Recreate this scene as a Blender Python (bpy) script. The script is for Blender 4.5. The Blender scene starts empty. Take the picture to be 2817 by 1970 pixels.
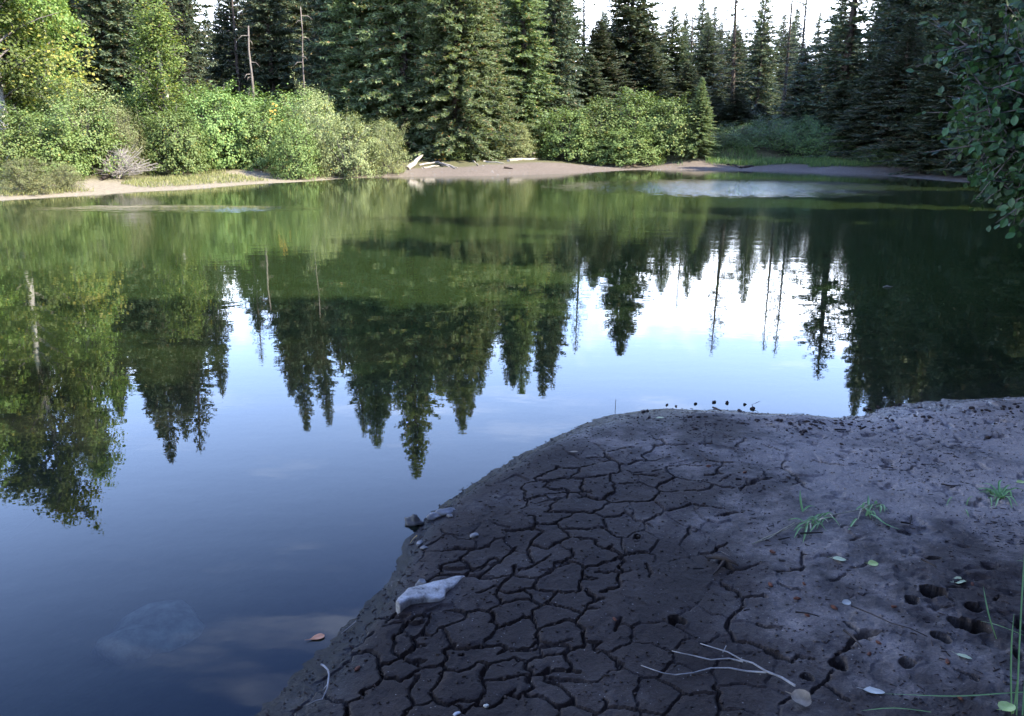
import bpy, bmesh, math, random, heapq
import numpy as np
from mathutils import Vector, Matrix, noise as mnoise

# ------------------------------------------------------------------ camera, sky, sun, exposure
sc = bpy.context.scene
COL = sc.collection
W_S, H_S, F_S = 2817.0, 1970.0, 2254.0           # photograph size and focal length in its pixels
CAM_H = 1.50
PITCH = math.radians(15.3)
SUN_AZ = math.radians(110)                         # to the right of the viewing direction (+Y)
SUN_EL = math.radians(42)

cam_d = bpy.data.cameras.new("camera")
cam_d.sensor_width = 36.0
cam_d.lens = F_S / W_S * 36.0
cam_d.clip_start = 0.05
cam_d.clip_end = 4000
cam = bpy.data.objects.new("camera", cam_d)
COL.objects.link(cam)
cam.location = (0, 0, CAM_H)
cam.rotation_euler = (math.pi / 2 - PITCH, 0, 0)
sc.camera = cam

world = bpy.data.worlds.new("World")
sc.world = world
world.use_nodes = True
wn, wl = world.node_tree.nodes, world.node_tree.links
wn.clear()
w_out = wn.new("ShaderNodeOutputWorld")
w_bg = wn.new("ShaderNodeBackground")
w_bg.inputs["Strength"].default_value = 0.15
sky = wn.new("ShaderNodeTexSky")
sky.sky_type = 'NISHITA'
sky.sun_disc = False
sky.sun_elevation = SUN_EL
sky.sun_rotation = SUN_AZ
sky.altitude = 100
sky.air_density = 1.0
sky.dust_density = 1.0
sky.ozone_density = 6.0
# cloud layer: a low bank round the horizon plus thin high streaks
w_tc = wn.new("ShaderNodeTexCoord")
w_sep = wn.new("ShaderNodeSeparateXYZ")
wl.new(w_tc.outputs["Generated"], w_sep.inputs[0])
def wmath(op, a, b=None, clamp=False):
    n = wn.new("ShaderNodeMath"); n.operation = op; n.use_clamp = clamp
    for i, v in enumerate((a, b)):
        if v is None: continue
        if isinstance(v, (int, float)): n.inputs[i].default_value = v
        else: wl.new(v, n.inputs[i])
    return n.outputs[0]
def wramp(v, a, b, x=0.0, y=1.0):
    n = wn.new("ShaderNodeMapRange"); n.interpolation_type = 'SMOOTHSTEP'
    wl.new(v, n.inputs["Value"])
    n.inputs["From Min"].default_value = a; n.inputs["From Max"].default_value = b
    n.inputs["To Min"].default_value = x; n.inputs["To Max"].default_value = y
    return n.outputs["Result"]
zc = wmath('ADD', wmath('MAXIMUM', w_sep.outputs["Z"], 0.0), 0.12)
w_comb = wn.new("ShaderNodeCombineXYZ")
wl.new(wmath('DIVIDE', w_sep.outputs["X"], zc), w_comb.inputs[0])
wl.new(wmath('DIVIDE', w_sep.outputs["Y"], zc), w_comb.inputs[1])
w_n1 = wn.new("ShaderNodeTexNoise"); w_n1.inputs["Scale"].default_value = 1.7
w_n1.inputs["Detail"].default_value = 4.5; w_n1.inputs["Roughness"].default_value = 0.58
w_st = wn.new("ShaderNodeMapping"); w_st.inputs["Scale"].default_value = (0.75, 1.9, 1.0); w_st.inputs["Rotation"].default_value = (0, 0, 0.35)
wl.new(w_comb.outputs[0], w_st.inputs["Vector"]); wl.new(w_st.outputs[0], w_n1.inputs["Vector"])
w_n2 = wn.new("ShaderNodeTexNoise"); w_n2.inputs["Scale"].default_value = 5.0
w_n2.inputs["Detail"].default_value = 5
wl.new(w_tc.outputs["Generated"], w_n2.inputs["Vector"])
wisp = wramp(w_n1.outputs["Fac"], 0.54, 0.76, 0.0, 0.36)
edge = wmath('ADD', w_sep.outputs["Z"], wmath('MULTIPLY', wmath('SUBTRACT', w_n2.outputs["Fac"], 0.5), 0.32))
bank = wramp(edge, 0.17, 0.25, 0.9, 0.0)
veil = wramp(w_sep.outputs["Z"], 0.17, 0.62, 0.58, 0.0)
cl_f = wmath('MAXIMUM', wisp, bank)
w_mix = wn.new("ShaderNodeMix"); w_mix.data_type = 'RGBA'
wl.new(cl_f, w_mix.inputs["Factor"])
w_tint = wn.new("ShaderNodeMix"); w_tint.data_type = 'RGBA'; w_tint.blend_type = 'MULTIPLY'
w_tint.inputs["Factor"].default_value = 1.0
w_tint.inputs["B"].default_value = (0.97, 1.0, 1.38, 1)      # cool camera white balance of the shade
wl.new(sky.outputs["Color"], w_tint.inputs["A"])
w_veil = wn.new("ShaderNodeMix"); w_veil.data_type = 'RGBA'
wl.new(veil, w_veil.inputs["Factor"]); wl.new(w_tint.outputs["Result"], w_veil.inputs["A"])
w_veil.inputs["B"].default_value = (8.5, 12.0, 18.5, 1)
wl.new(w_veil.outputs["Result"], w_mix.inputs["A"])
w_mix.inputs["B"].default_value = (15.0, 16.2, 18.5, 1)
wl.new(w_mix.outputs["Result"], w_bg.inputs["Color"])
wl.new(w_bg.outputs[0], w_out.inputs["Surface"])

sun_d = bpy.data.lights.new("sun", 'SUN')
sun_d.energy = 5.0
sun_d.angle = math.radians(0.53)
sun_d.color = (1.0, 0.93, 0.80)
sun = bpy.data.objects.new("sun", sun_d)
COL.objects.link(sun)
to_sun = Vector((math.sin(SUN_AZ) * math.cos(SUN_EL), math.cos(SUN_AZ) * math.cos(SUN_EL), math.sin(SUN_EL)))
sun.rotation_euler = to_sun.to_track_quat('Z', 'Y').to_euler()
sun.location = (30, 10, 40)

sc.view_settings.view_transform = 'Standard'
sc.view_settings.look = 'None'
sc.view_settings.exposure = 1.85
sc.view_settings.gamma = 1.0
sc.view_settings.use_curve_mapping = False
sc.render.engine = 'CYCLES'
sc.cycles.use_denoising = True
sc.cycles.max_bounces = 4
sc.cycles.diffuse_bounces = 2
sc.cycles.glossy_bounces = 2
sc.cycles.transmission_bounces = 2
sc.cycles.adaptive_threshold = 0.02
sc.cycles.transparent_max_bounces = 8
sc.cycles.caustics_reflective = False
sc.cycles.caustics_refractive = False
sc.cycles.sample_clamp_indirect = 6.0

# ------------------------------------------------------------------ helpers
rng = np.random.default_rng(11)
random.seed(5)
CP, SP = math.cos(PITCH), math.sin(PITCH)

def ray(px, py):
    """direction of a photograph pixel in the world"""
    x = (px - W_S / 2) / F_S
    y = -(py - H_S / 2) / F_S
    return Vector((x, CP + y * SP, -SP + y * CP))

def ground(px, py, z=0.0):
    d = ray(px, py)
    t = (z - CAM_H) / d.z
    return Vector((d.x * t, d.y * t, z))

def at(px, py, dist):
    """point on the pixel's ray at a horizontal distance"""
    d = ray(px, py)
    k = dist / math.hypot(d.x, d.y)
    return Vector((d.x * k, d.y * k, CAM_H + d.z * k))

D2S = W_S / 2296.0
CROPS = {'A': (1350, 1080, 3.0613), 'B': (1050, 1300, 4.014), 'C': (650, 1650, 4.592),
         'E': (1100, 1600, 3.8267), 'F': (1400, 1450, 3.0613), 'G': (2050, 1060, 2.974),
         'H': (2100, 1450, 3.0879)}
def crop(c, p):
    x0, y0, s = CROPS[c]
    return (x0 + p[0] / s, y0 + p[1] / s)

def tag(o, label=None, cat=None, group=None, kind=None):
    if label: o["label"] = label
    if cat: o["category"] = cat
    if group: o["group"] = group
    if kind: o["kind"] = kind
    return o

def link(name, me, mat=None, parent=None, loc=None):
    o = bpy.data.objects.new(name, me)
    COL.objects.link(o)
    if mat is not None and me is not None and len(me.materials) == 0:
        me.materials.append(mat)
    if loc is not None: o.location = loc
    if parent is not None: o.parent = parent
    return o

def empty(name, loc, rz=0.0, scale=None):
    o = bpy.data.objects.new(name, None)
    COL.objects.link(o)
    o.location = loc
    o.rotation_euler = (0, 0, rz)
    o.empty_display_size = 0.2
    if scale is not None: o.scale = scale
    return o

def mesh_np(name, V, F, smooth=False):
    """V (n,3), F (m,k) with k = 3 or 4"""
    V = np.ascontiguousarray(V, dtype=np.float32); F = np.ascontiguousarray(F, dtype=np.int32)
    me = bpy.data.meshes.new(name)
    m, k = F.shape
    me.vertices.add(len(V)); me.vertices.foreach_set("co", V.ravel())
    me.loops.add(m * k); me.loops.foreach_set("vertex_index", F.ravel())
    me.polygons.add(m); me.polygons.foreach_set("loop_start", np.arange(m, dtype=np.int32) * k)
    if smooth: me.polygons.foreach_set("use_smooth", np.ones(m, dtype=bool))
    me.update(calc_edges=True)
    return me

def unit(a):
    return a / np.maximum(np.linalg.norm(a, axis=-1, keepdims=True), 1e-9)

def leaf_quads(P, Dr, Sd, L, Wd):
    """one diamond-shaped quad for each leaf"""
    P = np.asarray(P); n = len(P)
    L = np.asarray(L).reshape(-1, 1); Wd = np.asarray(Wd).reshape(-1, 1)
    nr = np.cross(Dr, Sd)
    V = np.empty((n, 4, 3))
    V[:, 0] = P
    V[:, 1] = P + Dr * L * 0.45 + Sd * Wd * 0.5 + nr * Wd * 0.12
    V[:, 2] = P + Dr * L
    V[:, 3] = P + Dr * L * 0.45 - Sd * Wd * 0.5 + nr * Wd * 0.12
    return V.reshape(-1, 3), np.arange(n * 4).reshape(n, 4)

def tube(points, radii, sides=6, closed_tip=True):
    """tapered tube along a polyline -> V, F(quads as 4-index)"""
    pts = [Vector(p) for p in points]
    V, F = [], []
    up = Vector((0.13, 0.21, 0.97))
    for i, p in enumerate(pts):
        a = pts[max(i - 1, 0)]; b = pts[min(i + 1, len(pts) - 1)]
        t = (b - a).normalized() if (b - a).length > 1e-9 else Vector((0, 0, 1))
        u = t.cross(up)
        if u.length < 1e-4: u = t.cross(Vector((1, 0, 0)))
        u.normalize(); v = t.cross(u)
        r = radii[i] if hasattr(radii, '__len__') else radii
        for k in range(sides):
            an = 2 * math.pi * k / sides
            V.append(tuple(p + (u * math.cos(an) + v * math.sin(an)) * r))
    n = len(pts)
    for i in range(n - 1):
        for k in range(sides):
            a = i * sides + k; b = i * sides + (k + 1) % sides
            F.append((a, b, b + sides, a + sides))
    # end caps
    for base, i in ((0, 0), ((n - 1) * sides, n - 1)):
        c = len(V); V.append(tuple(pts[i]))
        for k in range(sides):
            a = base + k; b = base + (k + 1) % sides
            F.append((a, b, c, c) if False else (a, b, c))
    return V, F

def tubes_mesh(name, tl, sides=6, smooth=True):
    V, F = [], []
    for pts, rad in tl:
        v, f = tube(pts, rad, sides)
        o = len(V)
        V += v; F += [tuple(i + o for i in q) for q in f]
    me = bpy.data.meshes.new(name)
    me.from_pydata(V, [], F)
    if smooth: me.polygons.foreach_set("use_smooth", np.ones(len(me.polygons), dtype=bool))
    me.update()
    return me

def jitter_line(p0, p1, n, amp, seed=0):
    r = random.Random(seed)
    p0, p1 = Vector(p0), Vector(p1)
    out = []
    for i in range(n + 1):
        t = i / n
        p = p0.lerp(p1, t)
        if 0 < i < n: p += Vector((r.uniform(-amp, amp), r.uniform(-amp, amp), r.uniform(-amp, amp)))
        out.append(p)
    return out

# numpy value noise
_lat = np.random.default_rng(3).random((256, 256))
def vnoise(x, y, s):
    x = np.asarray(x) * s + 71.3; y = np.asarray(y) * s + 37.7
    xi = np.floor(x).astype(int); yi = np.floor(y).astype(int)
    fx = x - xi; fy = y - yi
    fx = fx * fx * (3 - 2 * fx); fy = fy * fy * (3 - 2 * fy)
    a = _lat[xi % 256, yi % 256]; b = _lat[(xi + 1) % 256, yi % 256]
    c = _lat[xi % 256, (yi + 1) % 256]; d = _lat[(xi + 1) % 256, (yi + 1) % 256]
    return (a * (1 - fx) + b * fx) * (1 - fy) + (c * (1 - fx) + d * fx) * fy - 0.5
def fbm(x, y, s, o=4, g=0.5):
    r = 0; a = 1.0
    for i in range(o):
        r = r + a * vnoise(x + 13.1 * i, y - 7.7 * i, s); s *= 2.03; a *= g
    return r
def sstep(a, b, x):
    t = np.clip((x - a) / (b - a), 0, 1)
    return t * t * (3 - 2 * t)

# ------------------------------------------------------------------ materials
def new_mat(name):
    m = bpy.data.materials.new(name); m.use_nodes = True
    nt = m.node_tree; nt.nodes.clear()
    out = nt.nodes.new("ShaderNodeOutputMaterial")
    return m, nt, out
def N(nt, t, **kw):
    n = nt.nodes.new(t)
    for k, v in kw.items():
        if k in n.inputs: n.inputs[k].default_value = v
        else: setattr(n, k, v)
    return n
def ramp_node(nt, fac, stops):
    r = nt.nodes.new("ShaderNodeValToRGB")
    el = r.color_ramp.elements
    while len(el) > 1: el.remove(el[-1])
    for i, (p, c) in enumerate(stops):
        e = el[0] if i == 0 else el.new(p)
        e.position = p; e.color = (c[0], c[1], c[2], 1)
    nt.links.new(fac, r.inputs[0])
    return r.outputs[0]
def mix_col(nt, fac, a, b, mode='MIX'):
    m = nt.nodes.new("ShaderNodeMix"); m.data_type = 'RGBA'; m.blend_type = mode
    for s, v in (("Factor", fac), ("A", a), ("B", b)):
        if isinstance(v, (int, float)): m.inputs[s].default_value = v
        elif isinstance(v, tuple): m.inputs[s].default_value = (*v, 1) if len(v) == 3 else v
        else: nt.links.new(v, m.inputs[s])
    return m.outputs["Result"]
def map_range(nt, v, a, b, x=0.0, y=1.0):
    n = nt.nodes.new("ShaderNodeMapRange"); n.interpolation_type = 'SMOOTHSTEP'
    nt.links.new(v, n.inputs["Value"])
    for k, q in (("From Min", a), ("From Max", b), ("To Min", x), ("To Max", y)): n.inputs[k].default_value = q
    return n.outputs["Result"]
def mth(nt, op, a, b=None, clamp=False):
    n = nt.nodes.new("ShaderNodeMath"); n.operation = op; n.use_clamp = clamp
    for i, v in enumerate((a, b)):
        if v is None: continue
        if isinstance(v, (int, float)): n.inputs[i].default_value = v
        else: nt.links.new(v, n.inputs[i])
    return n.outputs[0]

def leaf_mat(name, cols, trans=0.3, rough=0.5, spec=0.35, tcol=1.5, hue_obj=0.34):
    """cols: stops along the random value of each leaf"""
    m, nt, out = new_mat(name)
    g = N(nt, "ShaderNodeNewGeometry"); oi = N(nt, "ShaderNodeObjectInfo")
    c = ramp_node(nt, g.outputs["Random Per Island"], cols)
    val = mth(nt, 'ADD', mth(nt, 'MULTIPLY', oi.outputs["Random"], hue_obj * 2), 1.0 - hue_obj)
    hs = N(nt, "ShaderNodeHueSaturation")
    nt.links.new(c, hs.inputs["Color"]); nt.links.new(val, hs.inputs["Value"])
    hv = mth(nt, 'ADD', mth(nt, 'MULTIPLY', oi.outputs["Random"], 0.03), 0.485)
    nt.links.new(hv, hs.inputs["Hue"])
    p = N(nt, "ShaderNodeBsdfPrincipled", Roughness=rough)
    p.inputs["Specular IOR Level"].default_value = spec
    nt.links.new(hs.outputs[0], p.inputs["Base Color"])
    t = N(nt, "ShaderNodeBsdfTranslucent")
    tc = mix_col(nt, 1.0, hs.outputs[0], (tcol, tcol * 1.05, tcol * 0.6), 'MULTIPLY')
    nt.links.new(tc, t.inputs["Color"])
    mx = N(nt, "ShaderNodeMixShader"); mx.inputs[0].default_value = trans
    nt.links.new(p.outputs[0], mx.inputs[1]); nt.links.new(t.outputs[0], mx.inputs[2])
    nt.links.new(mx.outputs[0], out.inputs["Surface"])
    return m

def bark_mat(name, a, b, scale=6.0, rough=0.85, bump=0.4, stretch=(1, 1, 0.25)):
    m, nt, out = new_mat(name)
    tc = N(nt, "ShaderNodeTexCoord"); mp = N(nt, "ShaderNodeMapping")
    mp.inputs["Scale"].default_value = stretch
    nt.links.new(tc.outputs["Object"], mp.inputs["Vector"])
    n = N(nt, "ShaderNodeTexNoise", Scale=scale, Detail=6.0, Roughness=0.65)
    nt.links.new(mp.outputs[0], n.inputs["Vector"])
    c = ramp_node(nt, n.outputs["Fac"], [(0.32, a), (0.68, b)])
    p = N(nt, "ShaderNodeBsdfPrincipled", Roughness=rough)
    p.inputs["Specular IOR Level"].default_value = 0.2
    nt.links.new(c, p.inputs["Base Color"])
    bp = N(nt, "ShaderNodeBump", Strength=bump, Distance=0.01)
    nt.links.new(n.outputs["Fac"], bp.inputs["Height"]); nt.links.new(bp.outputs[0], p.inputs["Normal"])
    nt.links.new(p.outputs[0], out.inputs["Surface"])
    return m

M = {}
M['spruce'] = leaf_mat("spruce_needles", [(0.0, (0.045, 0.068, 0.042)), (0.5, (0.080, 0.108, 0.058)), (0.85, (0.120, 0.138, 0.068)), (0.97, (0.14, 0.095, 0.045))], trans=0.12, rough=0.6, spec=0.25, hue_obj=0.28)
M['spruce_blue_lit'] = leaf_mat("blue_green_lit_needles", [(0.0, (0.120, 0.165, 0.080)), (0.5, (0.160, 0.212, 0.102)), (0.9, (0.20, 0.245, 0.115)), (0.985, (0.28, 0.19, 0.08))], trans=0.28, rough=0.7, spec=0.1, hue_obj=0.2)  # lighter copy for the sunlit point, sun brightness put into the colour
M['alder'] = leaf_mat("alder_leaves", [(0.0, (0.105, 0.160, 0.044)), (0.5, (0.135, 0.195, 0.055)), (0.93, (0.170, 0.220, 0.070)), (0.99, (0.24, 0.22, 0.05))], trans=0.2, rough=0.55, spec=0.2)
M['willow'] = leaf_mat("willow_leaves", [(0.0, (0.165, 0.195, 0.075)), (0.5, (0.210, 0.235, 0.095)), (0.93, (0.25, 0.27, 0.125)), (0.99, (0.32, 0.26, 0.06))], trans=0.2, rough=0.55, spec=0.2)
M['birch_leaf'] = leaf_mat("birch_leaves", [(0.0, (0.115, 0.170, 0.042)), (0.5, (0.150, 0.210, 0.056)), (0.93, (0.20, 0.245, 0.07)), (0.992, (0.32, 0.28, 0.05))], trans=0.35, rough=0.55, spec=0.2)
M['yellow_leaf'] = leaf_mat("yellow_leaves", [(0.0, (0.20, 0.24, 0.05)), (0.6, (0.28, 0.29, 0.055)), (1.0, (0.38, 0.33, 0.06))], trans=0.35)
M['orange_leaf'] = leaf_mat("orange_leaves", [(0.0, (0.45, 0.22, 0.04)), (1.0, (0.60, 0.30, 0.06))], trans=0.3)
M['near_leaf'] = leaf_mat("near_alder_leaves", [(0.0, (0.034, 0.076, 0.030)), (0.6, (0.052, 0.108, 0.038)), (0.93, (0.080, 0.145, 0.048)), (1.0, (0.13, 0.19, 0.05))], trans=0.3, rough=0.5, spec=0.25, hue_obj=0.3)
M['meadow'] = leaf_mat("low_green_plants", [(0.0, (0.055, 0.105, 0.030)), (0.6, (0.095, 0.150, 0.045)), (1.0, (0.15, 0.19, 0.06))], trans=0.3)
M['grass_dry'] = leaf_mat("dry_shore_grass", [(0.0, (0.11, 0.13, 0.04)), (0.5, (0.19, 0.19, 0.07)), (1.0, (0.28, 0.25, 0.11))], trans=0.3, rough=0.6)
M['grass_tan'] = leaf_mat("tan_dry_grass", [(0.0, (0.38, 0.27, 0.08)), (0.6, (0.55, 0.38, 0.14)), (1.0, (0.50, 0.42, 0.12))], trans=0.3, rough=0.6)
M['grass_green'] = leaf_mat("green_grass", [(0.0, (0.075, 0.16, 0.045)), (0.6, (0.13, 0.24, 0.07)), (1.0, (0.26, 0.32, 0.12))], trans=0.25, rough=0.45, hue_obj=0.1)
M['bark'] = bark_mat("spruce_bark", (0.045, 0.034, 0.028), (0.11, 0.088, 0.072))
M['bark_pale'] = bark_mat("pale_bark", (0.22, 0.20, 0.17), (0.46, 0.43, 0.38))
M['bark_bush'] = bark_mat("alder_bark", (0.06, 0.05, 0.045), (0.16, 0.14, 0.12))
M['dead'] = bark_mat("weathered_dead_wood", (0.08, 0.066, 0.055), (0.22, 0.185, 0.15))
M['drift'] = bark_mat("bleached_driftwood", (0.18, 0.155, 0.125), (0.42, 0.375, 0.31))
M['dead_pale'] = bark_mat("pale_dead_twigs", (0.16, 0.14, 0.12), (0.34, 0.31, 0.27))
M['dark_wood'] = bark_mat("wet_dark_wood", (0.018, 0.013, 0.010), (0.06, 0.045, 0.033))
M['stick'] = bark_mat("bleached_stick", (0.13, 0.12, 0.105), (0.34, 0.32, 0.285), scale=30)
M['straw'] = bark_mat("straw", (0.22, 0.19, 0.11), (0.44, 0.39, 0.25), scale=40)
M['rock_pale'] = bark_mat("pale_stone", (0.26, 0.25, 0.225), (0.60, 0.585, 0.54), scale=26, stretch=(1, 1, 1), bump=0.8)
M['rock_grey'] = bark_mat("grey_stone", (0.11, 0.105, 0.095), (0.24, 0.23, 0.205), scale=14, stretch=(1, 1, 1))
M['rock_dark'] = bark_mat("dark_stone", (0.035, 0.034, 0.030), (0.09, 0.085, 0.075), scale=14, stretch=(1, 1, 1), rough=0.55)
M['rock_algae'] = bark_mat("algae_covered_stone", (0.020, 0.025, 0.020), (0.26, 0.28, 0.21), scale=16, stretch=(1, 1, 1))
M['cone'] = bark_mat("alder_cone_scales", (0.012, 0.009, 0.007), (0.045, 0.030, 0.024), scale=200, stretch=(1, 1, 1))
M['bit_red'] = bark_mat("reddish_bark_bits", (0.07, 0.025, 0.015), (0.15, 0.06, 0.03), scale=100, stretch=(1, 1, 1))
def stained_stone():
    m, nt, out = new_mat("mud_stained_stone")
    tc = N(nt, "ShaderNodeTexCoord")
    n1 = N(nt, "ShaderNodeTexNoise", Scale=22.0, Detail=7.0, Roughness=0.7); n2 = N(nt, "ShaderNodeTexNoise", Scale=120.0, Detail=4.0, Roughness=0.7)
    for n in (n1, n2): nt.links.new(tc.outputs["Object"], n.inputs["Vector"])
    c = ramp_node(nt, n1.outputs["Fac"], [(0.34, (0.07, 0.058, 0.047)), (0.44, (0.27, 0.245, 0.20)), (0.62, (0.42, 0.39, 0.335))])
    c = mix_col(nt, 0.7, c, ramp_node(nt, n2.outputs["Fac"], [(0.3, (0.6, 0.6, 0.6)), (0.65, (1.15, 1.15, 1.15))]), 'MULTIPLY')
    p = N(nt, "ShaderNodeBsdfPrincipled", Roughness=0.85); p.inputs["Specular IOR Level"].default_value = 0.2
    nt.links.new(c, p.inputs["Base Color"])
    b = N(nt, "ShaderNodeBump", Strength=0.8, Distance=0.004)
    nt.links.new(n2.outputs["Fac"], b.inputs["Height"]); nt.links.new(b.outputs[0], p.inputs["Normal"])
    nt.links.new(p.outputs[0], out.inputs["Surface"])
    return m
M['rock_stained'] = stained_stone()
def leaf_dry(name, a, b):
    return bark_mat(name, a, b, scale=35, stretch=(1, 1, 1), rough=0.6, bump=0.2)
M['leaf_orange'] = leaf_dry("fallen_orange_leaf", (0.38, 0.15, 0.07), (0.58, 0.27, 0.13))
M['leaf_tan'] = leaf_dry("fallen_tan_leaf", (0.15, 0.11, 0.065), (0.32, 0.25, 0.16))
M['leaf_pale'] = leaf_dry("fallen_pale_leaf", (0.28, 0.30, 0.15), (0.44, 0.46, 0.26))
M['leaf_lime'] = leaf_dry("fallen_lime_leaf", (0.26, 0.34, 0.08), (0.46, 0.50, 0.18))
M['leaf_white'] = leaf_dry("fallen_white_leaf", (0.32, 0.30, 0.23), (0.50, 0.48, 0.38))

# mud: damp silt, drier and paler in patches; paler to the right, near shade painted in
def mud_material():
    m, nt, out = new_mat("damp_silt_mud")
    g = N(nt, "ShaderNodeNewGeometry"); sep = N(nt, "ShaderNodeSeparateXYZ")
    nt.links.new(g.outputs["Position"], sep.inputs[0])
    n1 = N(nt, "ShaderNodeTexNoise", Scale=1.5, Detail=5.0, Roughness=0.55)
    n2 = N(nt, "ShaderNodeTexNoise", Scale=9.0, Detail=6.0, Roughness=0.65)
    n3 = N(nt, "ShaderNodeTexNoise", Scale=150.0, Detail=3.0, Roughness=0.7)
    n4 = N(nt, "ShaderNodeTexVoronoi", Scale=70.0)
    for n in (n1, n2, n3, n4): nt.links.new(g.outputs["Position"], n.inputs["Vector"])
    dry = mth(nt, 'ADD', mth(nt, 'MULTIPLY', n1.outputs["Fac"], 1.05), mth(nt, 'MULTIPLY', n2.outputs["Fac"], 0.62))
    side = mth(nt, 'MULTIPLY', map_range(nt, sep.outputs["X"], -0.3, 2.6, 0.0, 0.50), map_range(nt, sep.outputs["Y"], 1.7, 3.4, 0.45, 1.0))  # colour darkens towards the camera, shade painted in where less sky reaches
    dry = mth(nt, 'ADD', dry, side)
    dry_shade = map_range(nt, dry, 0.70, 1.42)
    col = ramp_node(nt, dry_shade, [(0.0, (0.0175, 0.0115, 0.0080)), (0.4, (0.035, 0.0250, 0.0185)), (1.0, (0.185, 0.146, 0.114))])
    grain = ramp_node(nt, n3.outputs["Fac"], [(0.28, (0.40, 0.40, 0.40)), (0.5, (0.95, 0.95, 0.95)), (0.72, (1.7, 1.65, 1.6))])
    col = mix_col(nt, 0.8, col, grain, 'MULTIPLY')
    # dark organic specks pressed into the silt, in drifts
    spk = map_range(nt, n4.outputs["Distance"], 0.16, 0.30, 1.0, 0.0)
    drift = map_range(nt, n2.outputs["Fac"], 0.50, 0.62)
    col = mix_col(nt, mth(nt, 'MULTIPLY', mth(nt, 'MULTIPLY', spk, drift), 0.85), col, (0.016, 0.013, 0.012))
    # pale grit, and a dark soaked margin along the waterline
    n5 = N(nt, "ShaderNodeTexVoronoi", Scale=46.0); nt.links.new(g.outputs["Position"], n5.inputs["Vector"])
    grit = mth(nt, 'MULTIPLY', map_range(nt, n5.outputs["Distance"], 0.07, 0.13, 1.0, 0.0), map_range(nt, n3.outputs["Fac"], 0.5, 0.56))
    col = mix_col(nt, mth(nt, 'MULTIPLY', grit, 0.8), col, (0.24, 0.22, 0.19))
    soak = map_range(nt, mth(nt, 'ADD', sep.outputs["Z"], mth(nt, 'MULTIPLY', mth(nt, 'SUBTRACT', n2.outputs["Fac"], 0.5), 0.02)), 0.004, 0.016, 0.55, 1.0)
    cmb = N(nt, "ShaderNodeCombineColor"); [nt.links.new(soak, cmb.inputs[i]) for i in range(3)]
    col = mix_col(nt, 1.0, col, cmb.outputs[0], 'MULTIPLY')
    bedc = ramp_node(nt, n2.outputs["Fac"], [(0.3, (0.035, 0.036, 0.020)), (0.7, (0.070, 0.068, 0.040))])
    col = mix_col(nt, map_range(nt, sep.outputs["Z"], -0.12, -0.01, 1.0, 0.0), col, bedc)
    p = N(nt, "ShaderNodeBsdfPrincipled")
    nt.links.new(map_range(nt, dry_shade, 0.1, 0.8, 0.15, 0.55), p.inputs["Specular IOR Level"])
    nt.links.new(col, p.inputs["Base Color"])
    wet = map_range(nt, sep.outputs["Z"], 0.002, 0.022, 0.10, 0.62)
    nt.links.new(mth(nt, 'ADD', wet, mth(nt, 'MULTIPLY', n2.outputs["Fac"], 0.2)), p.inputs["Roughness"])
    b1 = N(nt, "ShaderNodeBump", Strength=0.3, Distance=0.004)
    nt.links.new(n2.outputs["Fac"], b1.inputs["Height"])
    b2 = N(nt, "ShaderNodeBump", Strength=0.9, Distance=0.004)
    nt.links.new(n3.outputs["Fac"], b2.inputs["Height"]); nt.links.new(b1.outputs[0], b2.inputs["Normal"])
    nt.links.new(b2.outputs[0], p.inputs["Normal"])
    nt.links.new(p.outputs[0], out.inputs["Surface"])
    return m
M['mud'] = mud_material()

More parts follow.
